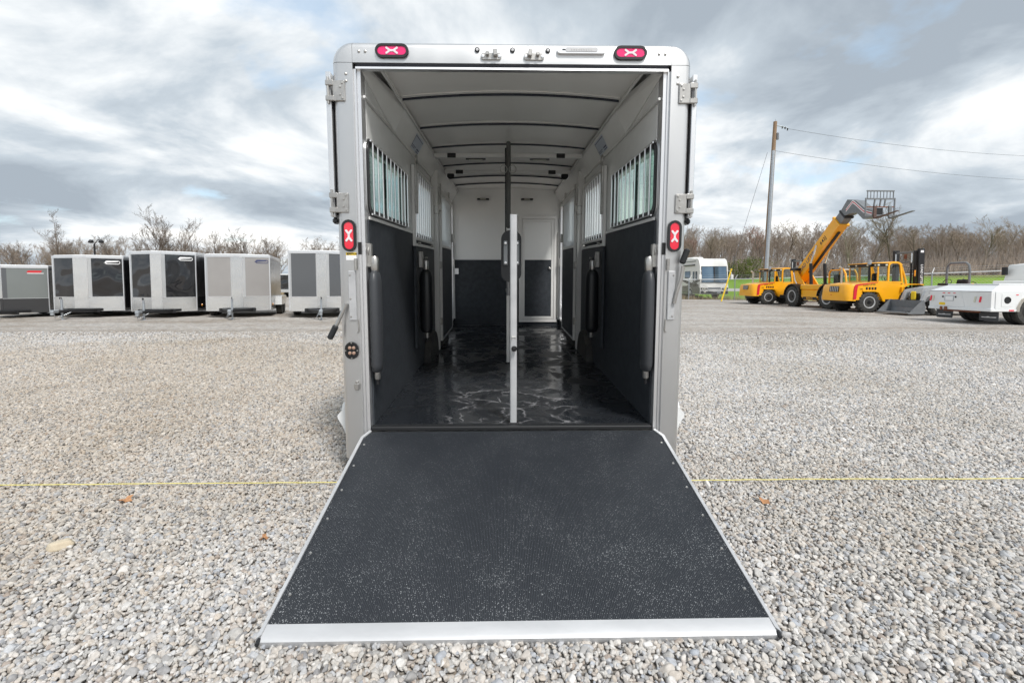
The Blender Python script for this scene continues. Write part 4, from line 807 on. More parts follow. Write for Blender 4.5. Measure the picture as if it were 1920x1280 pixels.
cargo('low grey cargo trailer with dark lower guard at the far left edge', -19.25, 17.55, 2.1, .18, 1.98, 'panel_grey', 'mill_plate', 'rv_dark', 'red', 4.0, .05, .75, edge='panel_charcoal', rz=4)
cargo('glossy black cargo trailer with wide silver nose strip, beside the low grey one', -16.45, 17.8, 2.42, .24, 2.36, 'panel_black', 'panel_black', logo='oval', blunt=.24, v=.42, length=4.2, rz=10)
cargo('glossy black cargo trailer with pointed nose, third in the row from the left', -13.45, 17.65, 2.24, .22, 2.50, 'panel_black', 'panel_black', logo='oval', blunt=.18, v=.58, length=4.2, rz=14)
cargo('pewter beige cargo trailer with tall silver nose strip and outside wheel fenders', -10.55, 17.9, 2.22, .25, 2.40, 'panel_pewter', 'panel_pewter', logo='oval', blunt=.19, v=.28, length=3.2, fender_out=True, rz=20)
cargo('charcoal grey cargo trailer half hidden behind the horse trailer on the left', -7.26, 17.8, 2.34, .25, 2.53, 'panel_charcoal', 'panel_charcoal', logo='oval', blunt=.17, v=.28, length=3.4, rz=20)
t = thing('utility_trailer', 'small dark trailer far off in the gap between the pewter and charcoal cargo trailers', 'trailer', (-21.6, 44.5, 0), (0, 0, R(-20)))
B('body', 'panel_black', t, -1.6, 1.6, 0, 3.5, .75, 2.1, c=.03); B('frame', 'white_paint', t, -1.68, 1.68, -.04, 3.54, 2.1005, 2.22, c=.02); B('sill', 'mill_plate', t, -1.66, 1.66, -.05, 3.5, .45, .7495, c=.02)
for s in (-1, 1): B('corner_post', 'white_paint', t, s * 1.58, s * 1.68, -.045, .10, .75, 2.10, c=.01); MB().lathe([(.001, -.1), (.32, -.1), (.36, 0), (.32, .1), (.001, .1)], (s * 1.45, 1.6, .36), 'x', 20).build('wheel', 'tyre_rubber', t)

# ------------------------------------------------------------------ motorhome
t = thing('motorhome', 'cream class A motorhome with grey swoosh side stripes facing the lot by the fence', 'motorhome', (16.45, 37.9, 0), (0, 0, R(3)))
prof = [(0, .42), (-.02, 1.0), (.04, 1.35), (.16, 2.72), (.34, 3.18), (.60, 3.34), (9, 3.38), (9, .42)]
MB().prism(prof, 'x', -1.16, 1.16).build('body', 'rv_white', t, 25)
MB().prism([(.012, 1.42), (.145, 2.68), (.155, 2.68), (.022, 1.42)], 'x', -1.0, 1.0).build('x', 'rv_dark', t) if False else None
w = MB(); w.prism([(-.004, 1.36), (.128, 2.70), (.17, 2.70), (.05, 1.36)], 'x', -1.06, 1.06); w = w.build('windscreen', 'rv_dark', t, 0)
MB().prism([(-.012, 1.40), (.116, 2.66), (.126, 2.66), (-.004, 1.40)], 'x', -1.02, 1.02).build('pane', 'windscreen_glass', w, 0)
B('centre_bar', 'rv_dark', w, -.035, .035, -.02, .14, 1.40, 2.66, c=.005, rot=(R(-5.8), 0, 0)) ; 
for s in (-1, 1):
    q = MB(); q.prism([(s * .25, 1.45), (s * .95, 1.45), (s * .98, 2.6), (s * .75, 2.6), (s * .55, 1.9)], 'y', .14, .15); q.build('curtain', 'rv_white', w, 0)
    MB().tube([(s * .15, -.045, 1.36), (s * .75, -.05, 1.33)], .014, 6).build('wiper', 'black_plastic', t)
    hl = MB(); hl.prism([(s * .62, .93), (s * 1.12, .98), (s * 1.13, .80), (s * .66, .80)], 'y', -.045, 0); hl = hl.build('headlight', 'rv_dark', t, 0)
    for k in range(2): MB().lathe([(.06, -.046), (.045, -.055), (.001, -.058)], (s * (.80 + .18 * k), 0, .88), 'y', 14).build('bulb', 'clear_lens', hl)
    B('fog_lamp', 'clear_lens', t, s * .70, s * .90, -.075, -.062, .56, .64, c=.01)
    mr_ = MB(); mr_.cbox(s * 1.20, s * 1.42, -.32, -.18, 1.62, 2.02, c=.03); mr_ = mr_.build('mirror', 'rv_white', t); MB().tube([(s * 1.10, .05, 2.35), (s * 1.22, -.2, 2.3), (s * 1.31, -.25, 2.02)], .025, 8).build('mirror_arm', 'rv_white', mr_)
    for y in (1.9, 6.6): wheel(t, (s * 1.0, y, .46), .46, .28, 1, 'rim_chrome') if False else None
MB().prism([(-1.12, .72), (-.5, .66), (0, .58), (.5, .66), (1.12, .72), (1.14, .46), (-1.14, .46)], 'y', -.06, .02).build('front_bumper', 'rv_dark', t, 0)
MB().prism([(-.62, .96), (-.45, .80), (0, .74), (.45, .80), (.62, .96), (.60, .86), (.42, .69), (0, .62), (-.42, .69), (-.60, .86)], 'y', -.068, -.02).build('chrome_chin', 'bright_aluminium', t, 0)
B('grille', 'machine_grey', t, -.52, .52, -.045, -.02, .84, .98, c=.01); B('number_plate', 'galvanised', t, -.17 + .35, .17 + .35, -.075, -.061, .52, .66, c=.005); B('emblem', 'galvanised', t, -.12, .12, -.06, -.046, .90, .925, c=.004)
for s in (-1, 1):
    for y in (1.9, 6.4):
        o = MB().lathe([(.26, -.13), (.42, -.14), (.46, -.09), (.46, .09), (.42, .14), (.26, .13)], (s * 1.03, y, .46), 'x', 28).build('wheel', 'tyre_rubber', t); MB().lathe([(.27, s * .10), (.25, s * .15), (.20, s * .08), (.09, s * .06), (.07, s * .13), (.001, s * .13)], (s * 1.03, y, .46), 'x', 24).build('rim', 'rim_chrome', o)
sx = -1.165
MB().prism([(.1, .45), (1.45, .45), (1.55, .80), (1.9, .98), (2.25, .80), (2.35, .45), (6, .45), (6, 1.05), (2.6, 1.10), (.9, 1.55), (.1, 1.72), (.1, 1.5), (.7, 1.35), (.1, .9)], 'x', sx - .004, sx + .01).build('swoosh', 'rv_grey', t, 0)
MB().prism([(.3, 1.10), (1.2, 1.0), (3.5, 1.5), (6, 1.62), (6, 1.75), (3.3, 1.7), (1.2, 1.25), (.3, 1.25)], 'x', sx - .008, sx).build('swoosh', 'rv_dark', t, 0)
for k, (a, b_, c_, d_) in enumerate(((.62, .92, 1.5, 2.3), (1.12, 1.42, 1.5, 2.3), (1.9, 3.0, 1.75, 2.35), (3.6, 4.6, 1.7, 2.35))):
    w = MB().prism(rrect(a, b_, c_, d_, .06, 3), 'x', sx - .012, sx + .01).build('window', 'rv_dark', t, 0); MB().prism(rrect(a + .04, b_ - .04, c_ + .04, d_ - .04, .04, 3), 'x', sx - .017, sx - .0125).build('pane', 'windscreen_glass', w, 0)
B('awning', 'rv_dark', t, sx - .10, sx - .0, 1.0, 7, 2.78, 2.90, c=.03); B('roof_rail', 'machine_grey', t, sx - .03, sx + .02, .9, 8, 3.12, 3.18, c=.01); B('roof_unit', 'rv_white', t, -.5, .5, 3, 4.2, 3.38, 3.6, c=.08)

# ------------------------------------------------------------------ yellow rough-terrain forklifts (local: x from the rounded tail to the mast, near side -y)
def forklift(label, loc, rz, number):
    t = thing('forklift', label, 'forklift', loc, (0, 0, R(rz)), 'yellow rough terrain forklifts')
    tail = MB(); sec = [(0.0, .64), (.04, .78), (.16, .90), (.42, .95)]   # x, half width
    P = [(x, -h) for x, h in sec] + [(x, h) for x, h in sec[::-1]]
    tail.add([(x + (.06 if i in (0, 7) else 0), y, .52) for i, (x, y) in enumerate(P)] + [(x, y, .70) for x, y in P] + [(x + .05, y * .985, 1.14) for x, y in P] + [(x + .10, y * .94, 1.26) for x, y in P], [tuple(range(8)), tuple(range(24, 32))] + [(r * 8 + i, r * 8 + (i + 1) % 8, r * 8 + 8 + (i + 1) % 8, r * 8 + 8 + i) for r in range(3) for i in range(8)])
    tail.build('counterweight', 'machine_yellow', t, 50)
    MB().prism([(.41, .56), (.41, 1.255), (.70, 1.31), (1.42, 1.40), (1.42, .95), (.72, .95), (.72, .56)], 'y', -.93, .93).build('hood', 'machine_yellow', t, 20)
    MB().prism([(.715, .94), (1.28, .94), (1.42, .88), (1.62, .50), (1.70, .50), (1.70, .62), (1.50, .98), (1.4205, 1.02), (.715, 1.0)], 'y', -.99, .99).build('rear_fender', 'machine_yellow', t, 30)
    B('chassis', 'black_steel', t, .3, 3.1, -.55, .55, .38, .56, c=.03)
    # grille and red stripe follow the rounded tail on the near side
    g = B('grille', 'black_steel', t, -.005, .035, -.40, .20, .92, 1.18, c=.01, rot=(0, R(6), 0))
    for k in range(5): B('slat', 'exhaust', g, -.012, .03, -.385 + k * .118, -.34 + k * .118, .935, 1.165, c=.004, rot=(0, R(6), 0))
    MB().add([(.20, -.926, .62), (.33, -.957, .62), (.33, -.957, 1.14), (.44, -.945, 1.268), (.26, -.925, 1.245), (.20, -.918, 1.12)], [(0, 1, 2, 3, 4, 5)]).build('x', 'stripe_red', t, 0) if False else None
    st = MB(); st.prism([(.30, .60), (.43, .60), (.47, 1.05), (.50, 1.20), (.36, 1.20), (.33, 1.05)], 'y', -.958, -.93); st.build('stripe', 'stripe_red', t, 0)
    MB().prism([(.36, 1.2005), (.50, 1.2005), (1.40, 1.345), (1.40, 1.375), (.45, 1.265)], 'y', -.937, -.925).build('stripe', 'stripe_red', t, 0)
    MB().lathe([(.03, 0), (.025, -.01), (.001, -.012)], (0, 0, 0), 'y', 8)
    text('LOAD LIFTER', .085, 'ink_black', t, basis((1.02, -.934, 1.235), (1, 0, .11), (-.11, 0, 1)), sx=1.1)
    text(number, .075, 'ink_black', t, basis((.66, -.934, 1.05), (1, 0, 0), (0, 0, 1)))
    for k in range(4): B('vent', 'black_steel', t, .86 + k * .13, .95 + k * .13, -.936, -.931, 1.02, 1.14, c=.0015)
    text(number, .05, 'ink_red', t, basis((-.001, .08, .78), (0, -1, 0), (.05, 0, 1)))
    B('reflector', 'stripe_red', t, .58, .68, -.935, -.9305, .585, .615, c=.002)
    # cab: yellow tube frame, roof, glass, black rear visor with lamps
    cb = MB().prism([(1.42, .60), (1.42, 1.42), (1.86, 1.42), (1.86, 1.34), (2.56, 1.34), (2.62, 1.16), (2.62, .60)], 'y', -.92, .92).build('cab_base', 'machine_yellow', t, 20)
    B('floor_step', 'black_steel', t, 1.70, 2.6, -.96, -.5, .42, .599, c=.02)
    for s in (-1, 1):
        y0, y1 = s * .90, s * .83
        p = MB(); out = [(1.86, 1.35), (1.86, 2.12), (1.90, 2.22), (2.0, 2.28), (2.30, 2.28), (2.40, 2.24), (2.46, 2.15), (2.56, 1.35)]; inn = [(1.93, 1.40), (1.93, 2.10), (1.96, 2.16), (2.03, 2.205), (2.28, 2.205), (2.35, 2.18), (2.39, 2.11), (2.48, 1.40)]
        p.ringplate(out, inn, 'y', y0, y1); p = p.build('door_frame', 'machine_yellow', t, 30); MB().prism(inn, 'y', s * .866, s * .858).build('pane', 'cab_glass', p, 0)
        B('handle', 'black_plastic', p, 2.42, 2.50, y0 - s * .0, y0 + s * .03, 1.26, 1.30, c=.008, rot=(0, R(-30), 0))
        b2 = MB(); b2.tube([(2.44, s * .86, 2.20), (2.70, s * .86, 1.40), (2.72, s * .86, 1.15)], .045, 8); b2.build('cab_brace', 'machine_yellow', t)
        MB().prism([(1.44, 1.43), (1.85, 1.43), (1.85, 2.06), (1.47, 2.02)], 'y', s * .862, s * .868).build('side_pane', 'cab_glass', t, 0)
        B('cab_pillar', 'machine_yellow', t, 1.40, 1.45, s * .90, s * .84, 1.4205, 2.06, c=.01)
        MB().prism([(2.50, 1.40), (2.66, 1.40), (2.46, 2.06)], 'y', s * .862, s * .868).build('quarter_pane', 'cab_glass', t, 0)
    B('rear_pane', 'cab_glass', t, 1.415, 1.423, -.84, .84, 1.43, 2.03, c=.001)
    vs = B('visor', 'black_plastic', t, 1.34, 1.86, -.90, .90, 2.065, 2.205, c=.03)
    for y in (-.82, -.35, .35, .82): B('work_lamp', 'clear_lens', vs, 1.332, 1.345, y - .05, y + .05, 2.10, 2.17, c=.004)
    for x in (1.42, 1.78): B('work_lamp', 'clear_lens', vs, x - .05, x + .05, -.908, -.8995, 2.10, 2.17, c=.003)
    B('visor_rim', 'machine_yellow', t, 1.32, 1.87, -.91, .91, 2.2055, 2.235, c=.01)
    MB().prism([(1.86, 2.23), (2.02, 2.292), (2.30, 2.292), (2.42, 2.25), (2.42, 2.21), (1.86, 2.20)], 'y', -.829, .829).build('cab_roof', 'machine_yellow', t, 30)
    sw = MB(); sw.tube([(2.42 + .03 * math.cos(a), .19 * math.cos(a), 1.58 + .17 * math.sin(a)) for a in np.linspace(0, 6.28, 18)[:-1]], .014, 6, closed=True); sw.tube([(2.42, 0, 1.58), (2.5, 0, 1.3)], .025, 6); sw.build('steering_wheel', 'black_plastic', t)
    se = MB(); se.cbox(1.98, 2.34, -.22, .22, 1.20, 1.36, c=.05); se.cbox(1.95, 2.04, -.20, .20, 1.34, 1.78, c=.04); se.build('seat', 'fabric_seat', t)
    MB().tube([(.80, .55, 1.28), (.80, .55, 1.92), (.78, .55, 2.02), (.68, .55, 2.10)], [.05, .05, .05, .055], 10).build('exhaust_pipe', 'exhaust', t)
    a = MB(); a.cyl((1.28, -.55, 1.36), (1.28, -.55, 2.14), .045, 12); a = a.build('intake_stack', 'black_plastic', t); MB().lathe([(.045, 2.14), (.075, 2.16), (.085, 2.22), (.075, 2.30), (.095, 2.31), (.095, 2.35), (.001, 2.37)], (1.28, -.55, 0), 'z', 14).build('pre_cleaner', 'galvanised', a)
    for s in (-1, 1):
        wheel(t, (1.02, s * .80, .46), .46, .36, s, 'rim_white', 20, .56); wheel(t, (2.95, s * .82, .56), .56, .42, s, 'rim_white', 22, .56)
        MB().prism([(2.42, .9), (2.5, 1.12), (2.72, 1.24), (3.2, 1.26), (3.38, 1.22), (3.38, 1.28), (2.7, 1.30), (2.42, 1.15)], 'y', s * .60, s * 1.02).build('front_fender', 'machine_yellow', t, 20)
        B('mirror', 'amber_lens', t, 2.92, 2.98, s * 1.0, s * 1.06, 1.62, 1.90, c=.02); MB().tube([(2.44, s * .88, 2.12), (2.7, s * 1.0, 2.0), (2.94, s * 1.03, 1.9)], .012, 6).build('mirror_arm', 'black_steel', t)
        # mast
        m = MB(); m.cbox(3.36, 3.62, s * .62, s * .74, .30, 2.88, c=.012); m = m.build('mast_channel', 'black_steel', t); B('inner_channel', 'black_steel', m, 3.30, 3.355, s * .50, s * .64, .35, 2.80, c=.008); MB().cyl((3.28, s * .44, .5), (3.28, s * .44, 2.25), .045, 10).build('lift_ram', 'black_plastic', m); MB().cyl((3.28, s * .44, 2.25), (3.28, s * .44, 2.70), .028, 10).build('rod', 'rim_chrome', m)
        f = MB(); f.prism([(3.66, .75), (3.66, .14), (3.72, .10), (4.75, .10), (4.75, .125), (3.75, .15), (3.72, .75)], 'y', s * .30, s * .42); f.build('fork', 'fork_steel', t, 0)
    for z in (2.70, 2.25, .45): B('mast_bar', 'machine_grey', t, 3.37, 3.47, -.6195, .6195, z, z + .085, c=.01)
    B('chain_block', 'rust', t, 3.30, 3.36, -.12, .02, 2.45, 2.66, c=.02); B('carriage', 'black_steel', t, 3.625, 3.66, -.66, .66, .35, .80, c=.01); B('rating_plate', 'ink_white', t, 3.42, 3.56, -.7445, -.7405, 2.70, 2.80, c=.0008)
    text('LOAD LIFTER', .15, 'ink_white', t, basis((3.50, -.7425, 1.70), (0, 0, -1), (1, 0, 0)), sx=1.05)
    return t
forklift('yellow forklift parked nearest, in front of the telehandler, with a tall black mast', (15.02, 21.85, 0), 0, '2400')
forklift('smaller looking yellow forklift parked beyond the telehandler, next to the motorhome', (14.90, 29.85, 0), 0, '2200')

# ------------------------------------------------------------------ yellow telehandler with raised boom (local: +x forward, origin below the rear axle)
t = thing('telehandler', 'yellow telehandler between the forklifts with its boom raised and grey forks high', 'telehandler', (17.15, 26.75, 0), (0, 0, R(-88.5))); t.scale = (1, 1, .965)
for x in (0, 2.85):
    for s in (-1, 1):
        w = wheel(t, (x, s * .92, .60), .60, .40, s, 'rim_white', 22, .58)
        n = 9; P = [(x + .74 * math.cos(R(a)), .60 + .74 * math.sin(R(a))) for a in np.linspace(10, 175, n)]; Q = [(x + .69 * math.cos(R(a)), .60 + .69 * math.sin(R(a))) for a in np.linspace(175, 10, n)]
        MB().prism(P + Q, 'y', s * .70, s * 1.14).build('mudguard', 'black_plastic', t, 40)
MB().prism([(-.95, .62), (-.95, 1.05), (-.72, 1.32), (-.55, 1.32), (.4, 1.20), (3.3, 1.18), (3.45, .9), (3.45, .55), (2.3, .5), (.7, .5), (-.4, .62)], 'y', -.62, .62).build('chassis', 'machine_yellow', t, 20)
MB().prism([(.72, .98), (2.12, .98), (2.12, .62), (1.9, .42), (.95, .42), (.72, .62)], 'y', -1.02, -.6205).build('fuel_box', 'machine_yellow', t, 20); B('engine_hood', 'machine_yellow', t, .55, 2.25, -1.0, -.623, .9805, 1.30, c=.05)
B('step', 'black_steel', t, .85, 2.0, -1.03, -.98, .44, .60, c=.01); text('REACH', .16, 'machine_yellow', t, basis((1.42, -1.033, .52), (1, 0, 0), (0, 0, 1)))
for s in (-1, 1): MB().prism([(-.95, 1.0), (-1.0, 1.9), (-.85, 2.12), (-.62, 2.12), (-.45, 1.85), (.15, 1.18), (-.3, 1.0)], 'y', s * .42, s * .36).build('boom_tower', 'machine_yellow', t, 20)
BP, BE = Vector((-.75, 0, 1.92)), Vector((3.05, 0, 5.50)); bd = (BE - BP).normalized(); bn = Vector((-bd.z, 0, bd.x)); BLN = (BE - BP).length
def bseg(a, b, h0, h1, hw, off=0.):
    P = [BP + bd * a + bn * (off - h0), BP + bd * b + bn * (off - h1), BP + bd * b + bn * (off + h1), BP + bd * a + bn * (off + h0)]
    return MB().prism([(p.x, p.z) for p in P], 'y', -hw, hw)
boom = bseg(-.35, 3.98, .33, .30, .25).build('boom', 'machine_yellow', t, 20); bseg(3.98, 4.10, .345, .345, .285).build('boom_collar', 'machine_yellow', boom, 20)
bseg(4.10, 4.50, .255, .255, .20).build('inner_boom', 'machine_grey', t, 20); bseg(4.50, 4.60, .29, .29, .235).build('slide_collar', 'black_steel', t, 20)
bseg(.5, 3.6, .03, .03, .07, -.335).build('boom_rail', 'black_steel', boom, 20)
tip = BP + bd * 4.60
jib = [tip + bn * -.20, tip + bn * .22, BE + bn * .30 + bd * .05, Vector((3.45, 0, 5.60)), Vector((4.05, 0, 5.10)), Vector((4.62, 0, 4.88)), Vector((4.62, 0, 4.60)), Vector((3.95, 0, 4.58)), Vector((3.55, 0, 4.95)), Vector((3.1, 0, 5.0))]
MB().prism([(p.x, p.z) for p in jib], 'y', -.22, .22).build('jib', 'machine_grey', t, 20)
for dz, m in ((0, 'ink_white'), (-.055, 'stripe_red'), (-.11, 'ink_white')):
    MB().prism([(2.80, 5.28 + dz), (3.24, 5.66 + dz), (3.42, 5.54 + dz), (3.98, 5.05 + dz), (4.5, 4.86 + dz), (4.5, 4.82 + dz), (3.96, 5.01 + dz), (3.41, 5.49 + dz), (3.24, 5.60 + dz), (2.82, 5.235 + dz)], 'y', -.2235, -.2205).build('stripe', m, t, 0)
for s in (-1, 1):
    MB().cyl((.62, s * .40, 1.15), tuple(BP + bd * 1.75 + Vector((0, s * .40, -.62))), .085, 12).build('lift_ram', 'black_steel', t); MB().cyl(tuple(BP + bd * 1.75 + Vector((0, s * .40, -.62))), tuple(BP + bd * 2.35 + Vector((0, s * .40, .0))), .05, 10).build('ram_rod', 'rim_chrome', t)
MB().tube([(-.55, -.66, 2.0), (-.2, -.78, 1.5), (.35, -.82, .95)], .03, 8).build('hydraulic_pipe', 'rim_chrome', t)
B('engine_box', 'black_steel', t, -1.15, -.55, -.55, .5, 2.13, 2.28, c=.03)
ba = bd; text('LOAD LIFTER', .33, 'ink_blue', boom, basis(tuple(BP + bd * .95 + Vector((0, -.2535, 0)) + bn * .02), tuple(bd), tuple(bn)), sx=.9); text('642J', .30, 'ink_black', boom, basis(tuple(BP + bd * 2.72 + Vector((0, -.2535, 0)) + bn * -.02), tuple(bd), tuple(bn)), sx=1.1)
# cab on the far side
cb = MB(); out = [(.85, 1.18), (.85, 1.95), (.98, 2.14), (1.95, 2.14), (2.12, 1.9), (2.25, 1.18)]; inn = [(.92, 1.24), (.92, 1.93), (1.02, 2.07), (1.92, 2.07), (2.05, 1.87), (2.17, 1.24)]
cb.ringplate(out, inn, 'y', .40, .46); cb.ringplate(out, inn, 'y', 1.0, 1.06); cb = cb.build('cab_frame', 'machine_yellow', t, 30)
for y in (.43, 1.03): MB().prism(inn, 'y', y - .004, y + .004).build('pane', 'cab_glass', cb, 0)
B('rear_pane', 'cab_glass', cb, .862, .870, .46, 1.0, 1.24, 1.95, c=.001); B('cab_roof', 'roof_white', cb, .98, 1.95, .462, .998, 2.10, 2.145, c=.01); B('cab_base', 'machine_yellow', cb, .85, 2.25, .40, 1.06, .60, 1.1795, c=.02); B('seat', 'fabric_seat', cb, 1.0, 1.3, .55, .95, 1.2, 1.85, c=.05)
for y in (.5, .95): B('roof_lamp', 'black_plastic', cb, 1.0, 1.1, y - .04, y + .04, 2.1455, 2.22, c=.01)
MB().lathe([(.05, 2.145), (.045, 2.20), (.001, 2.22)], (1.45, .73, 0), 'z', 12).build('beacon', 'amber_lens', cb)
# fork carriage
ca = bpy.data.objects.new('fork_carriage', None); COL.objects.link(ca); ca.parent = t; ca.location = (4.64, 0, 0)
for z, m in ((4.62, 'machine_grey'), (5.04, 'rust'), (5.42, 'machine_grey'), (5.80, 'machine_grey')): B('bar', m, ca, .01, .07, -.66, .66, z, z + (.07 if z != 5.04 else .045), c=.01)
for s in (-1, 1): B('upright', 'machine_grey', ca, .0105, .0695, s * .66, s * .72, 4.60, 5.50, c=.01); MB().tube([(.04, s * .62, 5.48), (.04, s * .62, 5.78), (.04, s * .58, 5.835)], .025, 6).build('guard_post', 'machine_grey', ca)
for k in range(7): y = -.465 + k * .155; MB().cyl((.04, y, 5.485), (.04, y, 5.805), .018, 6).build('guard_bar', 'machine_grey', ca)
for y in (-.28, 0, .22): B('strut', 'machine_grey', ca, .015, .065, y - .03, y + .03, 5.09, 5.415, c=.006, rot=(0, R(10), 0))
for y in (-.30, .42):
    f = MB(); f.prism([(.075, 5.10), (.075, 4.52), (.16, 4.47), (1.38, 4.66), (1.38, 4.685), (.22, 4.545), (.145, 4.60), (.145, 5.10)], 'y', y - .065, y + .065); f.build('fork', 'fork_steel' if y < 0 else 'machine_grey', ca, 20)
B('attach_plate', 'black_steel', ca, -.08, .0095, -.18, .18, 4.66, 5.02, c=.02); MB().tube([(0, 0, 4.58), (0, 0, 4.44), (.05, 0, 4.40)], .02, 6).build('hook', 'galvanised', ca)

# ------------------------------------------------------------------ compact loader tractor behind the truck bed (local: bucket towards -x)
t = thing('loader_tractor', 'orange tractor with silver loader arms and grey bucket, partly behind the white truck', 'tractor', (15.95, 19.5, 0), (0, 0, 0))
bk = MB(); P = [(-.02, .10), (.62, .08), (.68, .30), (.60, .62), (.56, .62), (.62, .30), (.57, .12), (-.02, .125)]; bk.prism(P, 'y', -.80, .80)
for s in (-1, 1): bk.prism([(-.02, .08), (.62, .08), (.68, .30), (.60, .64), (.50, .60)], 'y', s * .80, s * .82)
bk.build('bucket', 'machine_grey', t, 20)
for s in (-1, 1):
    MB().prism([(.64, .30), (.74, .26), (1.05, .95), (1.95, 1.10), (2.1, 1.02), (2.1, 1.14), (1.9, 1.22), (.98, 1.06), (.90, 1.0)], 'y', s * .42, s * .54).build('loader_arm', 'loader_silver', t, 20)
    MB().cyl((.70, s * .48, .55), (1.15, s * .48, .86), .035, 10).build('tilt_ram', 'rim_chrome', t); MB().cyl((1.1, s * .48, .62), (1.75, s * .48, .95), .045, 10).build('lift_ram', 'loader_silver', t)
    B('loader_tower', 'loader_silver', t, 1.85, 2.05, s * .40, s * .56, .55, 1.2, c=.02)
    for c_, r_, w_ in (((1.35, s * .58, .38), .38, .24), ((2.75, s * .66, .56), .56, .34)): wheel(t, c_, r_, w_, s, 'rim_white', 16, .55)
    MB().prism([(2.25, .95), (2.4, 1.12), (3.05, 1.14), (3.3, .95), (3.3, 1.0), (3.08, 1.20), (2.38, 1.18), (2.2, 1.0)], 'y', s * .42, s * .84).build('rear_fender', 'orange_paint', t, 20); MB().lathe([(.055, 1.18), (.06, 1.25), (.04, 1.31), (.001, 1.32)], (2.66, s * .66, 0), 'z', 12).build('flasher', 'amber_lens', t)
MB().prism([(.98, .55), (.92, .85), (1.02, 1.12), (2.0, 1.22), (2.0, .55)], 'y', -.28, .28).build('hood', 'loader_silver', t, 20); B('grille', 'black_steel', t, .90, .96, -.24, .24, .58, .90, c=.02); B('hood_guard', 'label_yellow', t, .78, .86, -.16, .06, .62, .98, c=.03)
B('frame', 'black_steel', t, 1.0, 3.2, -.22, .22, .40, .60, c=.03); B('bonnet_panel', 'loader_silver', t, 1.0, 1.6, -.30, -.285, .62, .84, c=.01); MB().tube([(.30, -.3, .12), (.75, -.45, .16), (1.3, -.55, .10), (1.7, -.5, .16)], .035, 8).build('hose', 'black_rubber', t)
MB().tube([(2.68, -.50, .95), (2.68, -.50, 1.85), (2.68, -.46, 2.06), (2.68, -.34, 2.16), (2.68, .34, 2.16), (2.68, .46, 2.06), (2.68, .50, 1.85), (2.68, .50, .95)], .042, 10).build('roll_bar', 'machine_grey', t)
MB().tube([(2.25 + .05 * math.sin(a), .19 * math.cos(a), 1.36 + .12 * math.sin(a)) for a in np.linspace(0, 6.28, 16)[:-1]], .014, 6, closed=True).build('steering_wheel', 'black_plastic', t); B('dash', 'black_plastic', t, 2.0, 2.2, -.2, .2, 1.0, 1.32, c=.03)
se = MB(); se.cbox(2.5, 2.85, -.24, .24, 1.05, 1.16, c=.04); se.cbox(2.82, 2.92, -.24, .24, 1.16, 1.48, c=.04, rot=(0, R(12), 0)); se.build('seat', 'fabric_seat', t)
B('rear_deck', 'orange_paint', t, 2.2, 3.9, -.40, .40, 1.06, 1.15, c=.03); MB().tube([(2.9, .2, 1.3), (3.2, .3, 1.5), (3.6, .2, 1.35), (3.9, .3, 1.2)], .014, 6).build('hydraulic_hose', 'black_rubber', t)

# ------------------------------------------------------------------ white skirted flatbed truck, tail to the left (local: tail at x=0, near side -y)
t = thing('flatbed_truck', 'white flatbed truck with skirted side boxes and mud flaps at the right edge', 'truck', (14.88, 15.5, 0), (0, 0, 0))
MB().prism([(-1.05, .50), (1.08, .50), (1.08, 1.06), (-1.05, 1.06)], 'x', 0, .12).build('tail_panel', 'white_paint', t, 20)
MB().add([(0, -1.05, 1.061), (0, 1.08, 1.061), (.55, 1.0, 1.25), (.55, -.72, 1.25), (2.45, 1.0, 1.25), (2.45, -.72, 1.25), (2.45, -1.08, 1.06), (2.45, 1.08, 1.06), (0, -1.05, 1.045), (0, 1.08, 1.045), (2.45, 1.08, 1.045), (2.45, -1.08, 1.045)], [(0, 1, 2, 3), (3, 2, 4, 5), (0, 3, 5, 6), (1, 7, 4, 2), (6, 5, 4, 7), (8, 11, 10, 9), (0, 8, 9, 1), (0, 6, 11, 8), (6, 7, 10, 11), (1, 9, 10, 7)]).build('deck', 'white_paint', t, 10)
B('deck_rail', 'white_paint', t, .54, 2.45, -.74, -.68, 1.2505, 1.30, c=.01); B('deck_rail', 'white_paint', t, .54, .60, -.6795, 1.0, 1.2505, 1.295, c=.01)
MB().prism([(.1205, .52), (.1205, 1.044), (2.45, 1.044), (2.45, .98), (1.85, 1.0), (1.45, .96), (1.08, .86), (.86, .68), (.80, .52)], 'y', -1.07, -1.0).build('side_skirt', 'white_paint', t, 20)
MB().prism([(.1205, .52), (.1205, 1.044), (2.45, 1.044), (2.45, .52)], 'y', 1.0, 1.07).build('side_skirt', 'white_paint', t, 20)
B('bumper', 'white_paint', t, -.04, .86, -1.09, 1.09, .43, .515, c=.012); B('hitch_beam', 'rust', t, .05, .15, -.6, .6, .37, .43, c=.01); B('hitch_lug', 'rust', t, -.09, -.042, .52, .60, .40, .53, c=.015); B('hitch_lug', 'rust', t, -.09, -.042, .34, .44, .40, .53, c=.015)
bx = MB().prism([(-.22, .54), (.88, .54), (.68, 1.03), (-.08, 1.03)], 'x', -.012, -.0005).build('plate_panel', 'white_paint', t, 0); B('plate_recess', 'galvanised', bx, -.0165, -.0125, .16, .50, .72, .90, c=.002); B('number_plate', 'ink_white', bx, -.020, -.0170, .19, .47, .74, .88, c=.001)
for y in (.10, .56): B('socket', 'black_plastic', bx, -.022, -.0125, y - .03, y + .03, .83, .89, c=.004)
MB().prism(stadium(.58, .62, .24, .09), 'x', -.016, -.0125).build('sticker', 'label_yellow', bx, 0)
for y in (.15, .34, .53): MB().prism(stadium(y, .985, .09, .022), 'x', -.020, -.0125).build('marker_lamp', 'red_lens', bx, 0)
